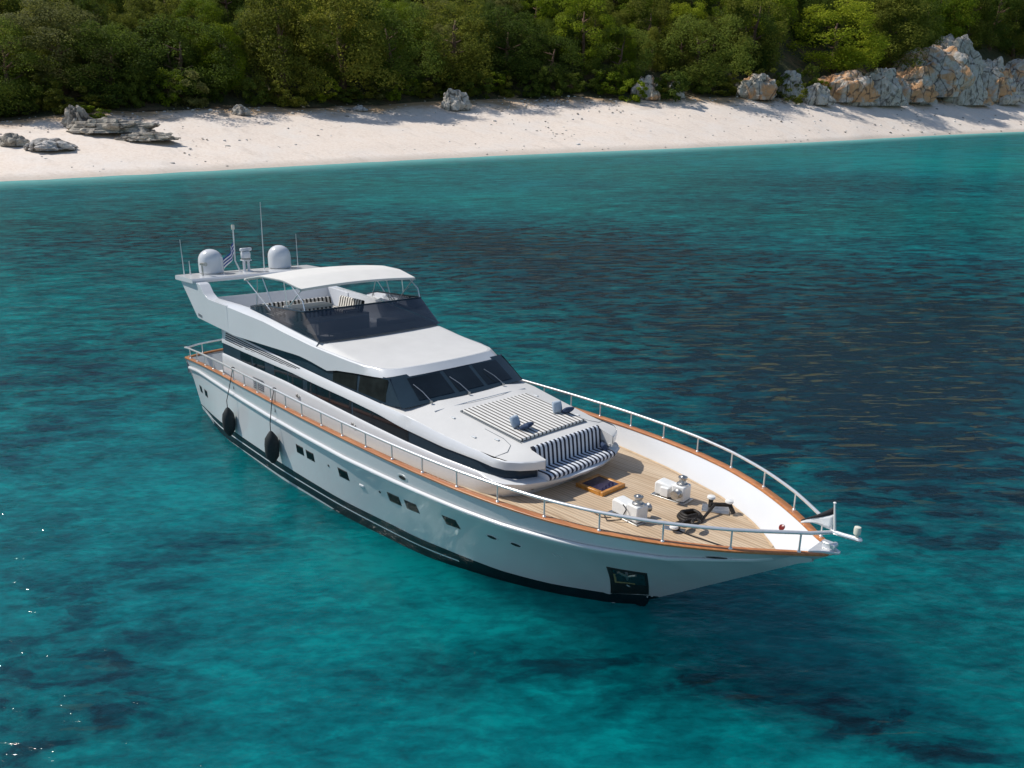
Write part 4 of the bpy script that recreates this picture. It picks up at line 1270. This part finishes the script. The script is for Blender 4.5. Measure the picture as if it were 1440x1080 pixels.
dome_prof = [(.455, 0), (.47, .03), (.475, .10), (.475, .46), (.455, .60), (.41, .71), (.34, .80), (.25, .87), (.14, .915), (.05, .93), (.0, .931)]
for y in (-1.5, 1.4):
    mb = MB(); mb.lathe([(r*.98, h*.98) for r, h in dome_prof], (1.35, y, 5.72), seg=32)
    d = part(mb, "satellite_dome", "gelcoat", angle=60)
    mb = MB(); mb.lathe([(.40, 0), (.40, .05)], (1.35, y, 5.68), seg=24); part(mb, "dome_base", "dullmetal", d)
mb = MB()
for dy in (-.09, .09): mb.tube([(1.62, -.18+dy, 5.69), (1.62, -.18+dy, 6.12)], .055, 12)
mb.box((1.62, -.18, 5.70), (.34, .38, .03)); mb.box((1.62, -.18, 6.14), (.30, .36, .05))
rm = part(mb, "radar_mast", "gelcoat", bevel=.01)
mb = MB(); mb.lathe([(.17, 0), (.19, .03), (.19, .20), (.16, .26), (.05, .28)], (1.62, -.18, 6.22), seg=20); part(mb, "radar_pedestal", "gelcoat", rm)
mb = MB(); mb.lathe([(.185, 0), (.185, .035)], (1.62, -.18, 6.175), seg=20); part(mb, "radar_collar", "dullmetal", rm)
mb = MB(); mb.box((1.62, -.16, 6.56), (.15, .55, .13), rz=math.radians(20)); part(mb, "radar_scanner", "gelcoat", rm, bevel=.04, seg=3)
def whip(x, y, h, r, lean=.0):
    mb = MB(); mb.tube([(x, y, 5.67), (x, y, 5.67+.18), (x+lean*.5, y-lean, 5.67+h)], [r*1.8, r*1.3, r*.6], 6); part(mb, "antenna", "antenna", arch)
whip(1.2, -2.52, 1.36, .014, .03); whip(1.25, -2.30, .55, .016); whip(1.3, .72, 2.72, .017, -.06); whip(1.35, 2.22, 1.38, .014)
mb = MB(); mb.tube([(1.3, -.32, 5.68), (1.25, -.47, 6.1), (1.2, -.42, 7.35)], [.035, .03, .024], 8)
ms = part(mb, "flag_mast", "antenna", arch)
mb = MB(); mb.lathe([(.05, 0), (.065, .02), (.065, .16), (.05, .19)], (1.2, -.42, 7.33), seg=14); part(mb, "mast_lamp", "lens", arch)
mb = MB(); mb.tube([(1.85, -2.05, 5.68), (1.85, -2.05, 6.08)], .035, 8); mb.tube([(1.75, -2.05, 6.12), (2.2, -2.05, 6.15)], [.05, .075], 12)
part(mb, "horn", "dullmetal", arch)
# ensign: nine blue and white stripes with a white cross canton, furled by its own weight
mb1 = MB(); mb2 = MB()
L = 22; Hn = 18
def fpt(u, v):       # u along the hoist to the fly, v down
    dx = -.10*math.sin(u*7+v*2)
    return (1.2+dx*.8-.15*u, -.42-.52*u*(.55+.45*u)-.04*math.sin(9*u), 6.88-.42*v-.85*u-.05*math.sin(6*u+v))
for j in range(Hn):
    for i in range(L):
        u0, u1, v0, v1 = i/L, (i+1)/L, j/Hn, (j+1)/Hn
        blue = (j//3) % 2 == 0
        if u0 < .36 and j < 10:
            cross = (4 <= j < 6) or (.15 <= u0 < .21)
            blue = not cross
        (mb1 if blue else mb2).poly([fpt(u0, v0), fpt(u1, v0), fpt(u1, v1), fpt(u0, v1)])
o = loose(mb1, "ensign", "flagblue", (1.2, -.42, 6.5), "blue and white striped ensign hanging from the mast between the white domes", "flag", solid=.006)
mb2.build("white_stripes", MAT["flagwhite"], o, origin=(1.2, -.42, 6.5), solid=.006)

# smoked flybridge screen
fbm = [(11.02, 2.30, 4.615), (11.12, 2.15, 4.62), (11.2, 1.7, 4.63), (11.27, .9, 4.64), (11.29, 0, 4.645)]
ftp = [(10.07, 2.23, 5.40), (10.14, 2.1, 5.405), (10.20, 1.65, 5.42), (10.26, .9, 5.43), (10.28, 0, 5.435)]
sb_ = [(6.45, 2.34, 5.03), (7.6, 2.36, 4.95), (8.9, 2.36, 4.84), (10.2, 2.33, 4.69), (10.8, 2.31, 4.635)]
stt = [(6.52, 2.33, 5.12), (7.25, 2.31, 5.27), (8.2, 2.29, 5.31), (9.3, 2.26, 5.36), (9.85, 2.25, 5.39)]
rb0 = [(x, -y, z) for x, y, z in sb_+fbm]; rt0 = [(x, -y, z) for x, y, z in stt+ftp]
mb = MB(); mb.grid([[lerp(a, b, t) for a, b in zip(both(rb0), both(rt0))] for t in (0, .5, 1)])
fs_ = part(mb, "flybridge_screen", "tint", angle=25)
mb = MB(); mb.tube(both(rt0), .030, 6); part(mb, "screen_trim", "winframe", fs_)

# bimini
def bim(x, y):
    t = (x-6.5)/(9.85-6.5); Y = 2.48*(1-t)+2.17*t
    a = min(1, abs(y)/Y)
    crest = itp(t, [0, .05, .30, .34, .68, .72, 1], [-.09, -.03, .14, .15, .145, .125, -.06])
    return 6.15-.02*t+crest*(1-.15*a**4)+.10*(1-a**2.0)
mb = MB(); xs = np.linspace(6.5, 9.85, 21); rows = []
for x in xs:
    t = (x-6.5)/3.35; Y = 2.48*(1-t)+2.17*t
    rows.append([(x+.08*(1-(y_)**2)*t, y_*Y, bim(x, y_*Y)) for y_ in np.linspace(-1, 1, 25)])
mb.grid(rows)
for e in (0, -1):
    r = [row[e] for row in rows]; mb.grid([r, [(x, y*1.005, z-.06) for x, y, z in r]])
r = rows[-1]; mb.grid([r, [(x+.02, y, z-.07) for x, y, z in r]]); r = rows[0]; mb.grid([r, [(x-.02, y, z-.07) for x, y, z in r]])
bi = part(mb, "bimini", "canvas", solid=.012, angle=60)
for s in (-1, 1):
    for P in ([(8.35, s*2.26, 4.9), (9.8, s*2.15, 6.02)], [(8.35, s*2.26, 4.9), (6.6, s*2.44, 6.03)], [(8.3, s*2.26, 4.95), (7.6, s*2.36, 6.25)], [(9.0, s*2.25, 5.42), (8.9, s*2.25, 6.2)],
              [(6.9, s*2.3, 5.05), (7.3, s*2.38, 6.22)], [(10.05, s*2.2, 5.40), (9.95, s*2.2, 5.7), (9.3, s*2.2, 6.1)]):
        mb = MB(); mb.tube(P, .019, 6); part(mb, "bimini_strut", "steel", bi)

# flybridge furniture
mb = MB(); mb.box((6.3, -.45, 4.45), (.9, 3.0, .42)); mb.box((7.0, 1.2, 4.45), (1.6, .75, .42)); 
part(mb, "settee_base", "gelcoat", bevel=.03)
mb = MB(); mb.box((9.55, -.75, 4.62), (.8, 1.9, .8)); mb.box((9.9, 1.3, 4.5), (.7, 1.2, .55))
con = part(mb, "helm_console", "gelcoat", bevel=.05, seg=3)
mb = MB(); mb.tube([(9.05, -.75+.2*math.cos(a), 4.95+.2*math.sin(a)) for a in np.linspace(0, 2*math.pi, 17)[:-1]], .016, 6, closed=True); mb.tube([(9.05, -.75, 4.95), (9.25, -.75, 4.9)], .03, 8)
part(mb, "steering_wheel", "dullmetal", con)
mb = MB(); mb.box((7.4, -.65, 4.62), (.55, 1.5, .75)); part(mb, "helm_seat_base", "gelcoat", bevel=.03)
def cushion(c, s, mat, name, label, cat="cushion", group=None, rz=0, ry=0, rx=0, bev=.05, sub=True):
    mb = MB(); mb.box((0, 0, 0), s)
    o = mb.build(name, MAT[mat], None, bevel=bev, seg=4)
    o.matrix_world = BM @ Matrix.Translation(c) @ Matrix.Rotation(rz, 4, 'Z') @ Matrix.Rotation(ry, 4, 'Y') @ Matrix.Rotation(rx, 4, 'X')
    return tag(o, label, cat, group)
cushion((6.0, -.45, 4.86), (.16, 3.0, .42), "flystripe", "cushion", "long dark and cream striped backrest at the rear of the flybridge", ry=math.radians(-14))
cushion((6.4, -.45, 4.70), (.75, 3.0, .13), "flystripe", "cushion", "long dark and cream striped seat cushion at the rear of the flybridge")
cushion((6.95, 1.34, 4.88), (1.55, .16, .44), "flystripex", "cushion", "short dark and cream striped backrest on the port side of the flybridge", rx=math.radians(-14))
cushion((7.1, .98, 4.70), (1.2, .55, .13), "flystripex", "cushion", "short dark and cream striped seat cushion on the port side of the flybridge")
cushion((7.71, -.65, 4.84), (.13, 1.5, .40), "flystripe", "cushion", "striped helm seat cover with plain cream top behind the smoked screen")
cushion((7.40, -.65, 5.07), (.74, 1.58, .10), "canvas", "cushion", "plain cream cushion lying on top of the striped helm seat")

# foredeck furniture
SL = math.atan2(3.44-3.20, 18.64-16.42)
cushion((17.53, 0, ztop(17.53, 0)+.045), (2.26, 2.38, .07), "padstripe", "sun_pad", "large striped sun pad on the sloping roof in front of the windscreen", "sun pad", ry=SL, bev=.03)
mb = MB()
for s in (-1, 1): mb.tube([(16.36, s*1.22, ztop(16.36, 1.2)+.02), (18.68, s*1.22, ztop(18.68, 1.2)+.02)], .014, 6)
mb.tube([(16.36, -1.22, ztop(16.36, 1.2)+.02), (16.36, 1.22, ztop(16.36, 1.2)+.02)], .02, 6)
part(mb, "pad_surround", "grey", cr)
# sofa
mb = MB(); rows = []
for z, xo in ((2.56, .0), (2.62, .16), (2.9, .13), (3.12, .10), (3.19, .06), (3.205, .0), (3.18, -.05)):
    rows.append([(19.05+xo-.0*(z-2.5), y, z) for y in np.linspace(-1.22, 1.22, 41)])
mb.grid(rows)
for e in (0, -1): mb.poly([r[e] for r in rows], flip=(e == 0))
loose(mb, "cushion", "seatstripe", (19.1, 0, 2.9), "navy and white striped upright backrest of the foredeck sofa", "cushion", angle=50)
mb = MB(); rows = []
for k, (xo, z) in enumerate(((0, 2.50), (0, 2.645), (.36, 2.645), (.46, 2.635), (.52, 2.60), (.535, 2.56), (.52, 2.51), (.48, 2.50))):
    r = []
    for y in np.linspace(-1.24, 1.24, 41):
        bulge = .07*(1-(y/1.3)**2) if xo > .2 else 0
        r.append((19.17+xo+bulge*.55-.02, y, z))
    rows.append(r)
mb.grid(rows)
for e in (0, -1): mb.poly([r[e] for r in rows], flip=(e == 0))
loose(mb, "cushion", "seatstripe", (19.45, 0, 2.57), "navy and white striped seat cushion of the foredeck sofa", "cushion", angle=50)
def pillow(c, s, mat, label, rz, ry, seed, group=None):
    mb = MB(); rows = []
    n = 14
    for sgn in (1, -1):
        rows = []
        for i in range(n+1):
            u = -1+2*i/n
            rows.append([(sgn*.5*s[0]*((1-abs(u)**3.2)*(1-abs(v)**3.2))**.55, u*.5*s[1]*(1-.07*v*v), v*.5*s[2]*(1-.07*u*u)) for v in np.linspace(-1, 1, n+1)])
        mb.grid(rows, flip=sgn < 0)
    o = mb.build("pillow", MAT[mat], None, angle=70)
    o.matrix_world = BM @ Matrix.Translation(c) @ Matrix.Rotation(rz, 4, 'Z') @ Matrix.Rotation(ry, 4, 'Y')
    return tag(o, label, "pillow", group)
zp = ztop(18.2, 0)+.08
pillow((18.02, -.80, zp+.17), (0.128, 0.34, 0.306), "palefab", "pale pillow propped upright on the sun pad, nearer the hull side rail", math.radians(8), math.radians(-24), 1)
pillow((18.30, -.66, zp+.09), (0.136, 0.357, 0.306), "navyfab", "navy pillow lying in front of the nearer pale pillow on the sun pad", math.radians(14), math.radians(64), 2)
pillow((17.93, .86, zp+.19), (0.128, 0.323, 0.323), "palefab", "pale pillow propped upright at the far side of the sun pad", math.radians(-10), math.radians(-15), 3)
pillow((18.14, 1.06, zp+.11), (0.128, 0.323, 0.289), "navyfab", "navy pillow leaning by the far pale pillow on the sun pad", math.radians(-18), math.radians(55), 4)
pillow((19.42, 1.08, 2.73), (.14, .26, .24), "navyfab", "small dark pillow at the far end of the foredeck sofa seat", math.radians(60), math.radians(-30), 5)

# deck hatch
mb = MB(); X0, X1, Y0, Y1, Z = 19.62, 20.50, -.22, .66, 2.04
for c, s in (((X0+.05, (Y0+Y1)/2, Z+.06), (.10, Y1-Y0, .12)), ((X1-.05, (Y0+Y1)/2, Z+.06), (.10, Y1-Y0, .12)), (((X0+X1)/2, Y0+.05, Z+.058), (X1-X0-.2, .10, .116)), (((X0+X1)/2, Y1-.05, Z+.058), (X1-X0-.2, .10, .116))):
    mb.box(c, s)
hf = part(mb, "deck_hatch", "hatchframe", bevel=.015)
mb = MB(); mb.box(((X0+X1)/2, (Y0+Y1)/2, Z+.05), (X1-X0-.19, Y1-Y0-.19, .10)); part(mb, "hatch_glass", "hatchglass", hf)

# windlasses
def windlass(c, rz, sgn):
    e = bpy.data.objects.new("windlass", None); COL.objects.link(e); e.parent = yacht
    e.location = c; e.rotation_euler = (0, 0, rz); e.empty_display_size = .2; e.scale = (.92, .9, .88)
    mb = MB(); mb.box((-.02, 0, .02), (1.0, .52, .04)); part(mb, "base_plate", "dullmetal", e, bevel=.01)
    mb = MB(); mb.box((.24, 0, .26), (.36, .40, .44)); part(mb, "gear_housing", "winchwhite", e, bevel=.04, seg=3)
    mb = MB(); mb.prism([(-.46, -.19, .05), (.05, -.19, .05), (.05, -.19, .40), (-.40, -.19, .44), (-.46, -.19, .36)], (0, .38, 0)); part(mb, "motor_cover", "winchwhite", e, bevel=.05, seg=3)
    mb = MB(); mb.box((-.12, sgn*.22, .21), (.24, .10, .26)); part(mb, "control_box", "winchwhite", e, bevel=.02)
    mb = MB(); mb.lathe([(.16, 0), (.15, .04), (.10, .07), (.085, .13), (.12, .2), (.12, .225), (.07, .235), (.05, .26), (.0, .265)], (.26, 0, .47), seg=20); part(mb, "warping_drum", "dullmetal", e)
    mb = MB(); mb.lathe([(.14, 0), (.13, .05), (.09, .08), (.085, .13), (.125, .19), (.12, .21), (.0, .22)], (.26, sgn*.19, .28), (0, sgn, 0), seg=20); part(mb, "chain_gypsy", "dullmetal", e)
windlass((21.65, 1.02, 2.05), math.radians(4), -1)
windlass((21.62, -.62, 2.05), math.radians(-6), 1)
# chain, stoppers and lines on the foredeck
def torus_chain(path, r, name, label):
    mb = MB(); mb.tube(path, r, 8)
    c = path[0]
    return loose(mb, name, "rust_chain", c, label, "chain", angle=80)
coil = [(22.62+.24*math.cos(a)*(1-.006*i)+.03*math.sin(3*a), .30+.30*math.sin(a)*(1-.006*i), 2.095+.0022*i) for i, a in enumerate(np.linspace(0, 6*math.pi, 60))]
torus_chain(coil, .042, "anchor_chain", "dark anchor chain heaped in a ring between the two white windlasses")
coil2 = [(22.62+.10*math.cos(a)+.012*i, -.30-.18*math.sin(a)+.006*i, 2.09+.006*i) for i, a in enumerate(np.linspace(0, 5*math.pi, 40))]
torus_chain(coil2, .036, "anchor_chain", "smaller dark chain heap near the starboard rail on the foredeck")
mb = MB()
for (a, b, r) in (((22.85, .45, 2.10), (22.80, 1.0, 2.26), .035), ((22.70, .98, 2.25), (23.02, 1.30, 2.24), .05), ((22.58, 1.20, 2.08), (22.60, 1.18, 2.30), .055), ((23.02, 1.30, 2.24), (23.16, 1.26, 2.08), .05)):
    mb.tube([a, b], r, 8)
part(mb, "chain_stopper", "rust_chain")
for c in ((22.60, 1.18, 2.30), (23.0, 1.30, 2.29), (22.72, -.48, 2.14)):
    mb = MB(); mb.lathe([(.09, 0), (.10, .02), (.09, .06), (.04, .08)], c, seg=16); part(mb, "stopper_cap", "winchwhite")
mb = MB(); mb.box((22.72, 1.20, 2.06), (.62, .42, .03), rz=.5); part(mb, "deck_plate", "dullmetal", bevel=.008)
mb = MB(); mb.box((22.65, -.38, 2.05), (.5, .2, .03), rz=.4); part(mb, "deck_plate", "dullmetal", bevel=.008)
mb = MB(); mb.tube([(22.75, -.4, 2.08), (23.15, -.36, 2.06), (23.6, -.3, 2.055), (24.1, -.22, 2.05)], .018, 6)
loose(mb, "deck_line", "rope", (22.7, -.4, 2.06), "thin dark line lying straight along the foredeck towards the bow", "rope")
mb = MB(); mb.tube([(21.35, -.95, 2.06), (21.2, -1.1, 2.055), (20.95, -1.05, 2.06), (21.15, -.95, 2.06), (21.4, -1.15, 2.06), (21.65, -.98, 2.12), (21.7, -.86, 2.35), (21.6, -.86, 2.44)], .014, 6)
loose(mb, "deck_line", "rope", (21.4, -1.0, 2.06), "tangled thin line draped over the windlass nearer the visible hull side", "rope")

# side fittings
for x in (6.9, 7.3):
    for s in (-1, 1):
        mb = MB()
        for k in range(6): mb.box((x, s*(yS(x)+.065), 2.35+.07*k), (.36, .02, .03))
        part(mb, "side_grille", "grey")
for x in (9.9, 13.1):
    for s in (-1, 1):
        mb = MB(); mb.box((x, s*(yS(x)+.06), zL3(x)-.25), (.20, .05, .05)); mb.box((x, s*(yS(x)+.085), zL3(x)-.22), (.08, .04, .11)); part(mb, "side_lamp", "dullmetal", bevel=.01)

# fenders
def fender(x, zc, L, r, label):
    y = -(yh(x, zc)+r+.02)
    if True: y = min(y, -(yh(x, zc+L*.3)+r*.75))
    e = loose_empty("fender", (x, y, zc), label, "fender", "fenders hanging along the starboard side")
    mb = MB(); h = L/2
    mb.lathe([(.02, -h-.04), (.06, -h-.02), (r*.55, -h*.86), (r*.88, -h*.62), (r, -h*.25), (r, h*.25), (r*.88, h*.62), (r*.55, h*.86), (.06, h+.02), (.02, h+.05)], (0, 0, 0), seg=20)
    mb.build("fender_body", MAT["fenderfab"], e)
    g = -(G(x)+.05)-y
    mb = MB(); top = sheer(x)+RH-zc
    mb.tube([(0, 0, h), (0, -.0, h+.3), (.0, g, sheer(x)-zc+.02), (0, g+.10, top-.03)], .014, 6)
    mb.tube([(.05, g+.06, sheer(x)-zc-.3), (.04, g+.12, top-.03)], .012, 6)
    for k in range(3): mb.tube([(k*.03-.03, g+.12+.045*math.cos(a), top+.0+.045*math.sin(a)) for a in np.linspace(0, 2*math.pi, 9)[:-1]], .013, 5, closed=True)
    mb.build("fender_line", MAT["rope"], e)
fender(5.95, 1.02, .98, .215, "dark padded fender hanging nearest the stern on the hull side")
fender(9.62, 1.12, 1.0, .225, "dark padded fender hanging second from the stern on the hull side")
for o in list(COL.objects):
    if o.parent is yacht or (o.parent and o.parent.parent is yacht):
        pass
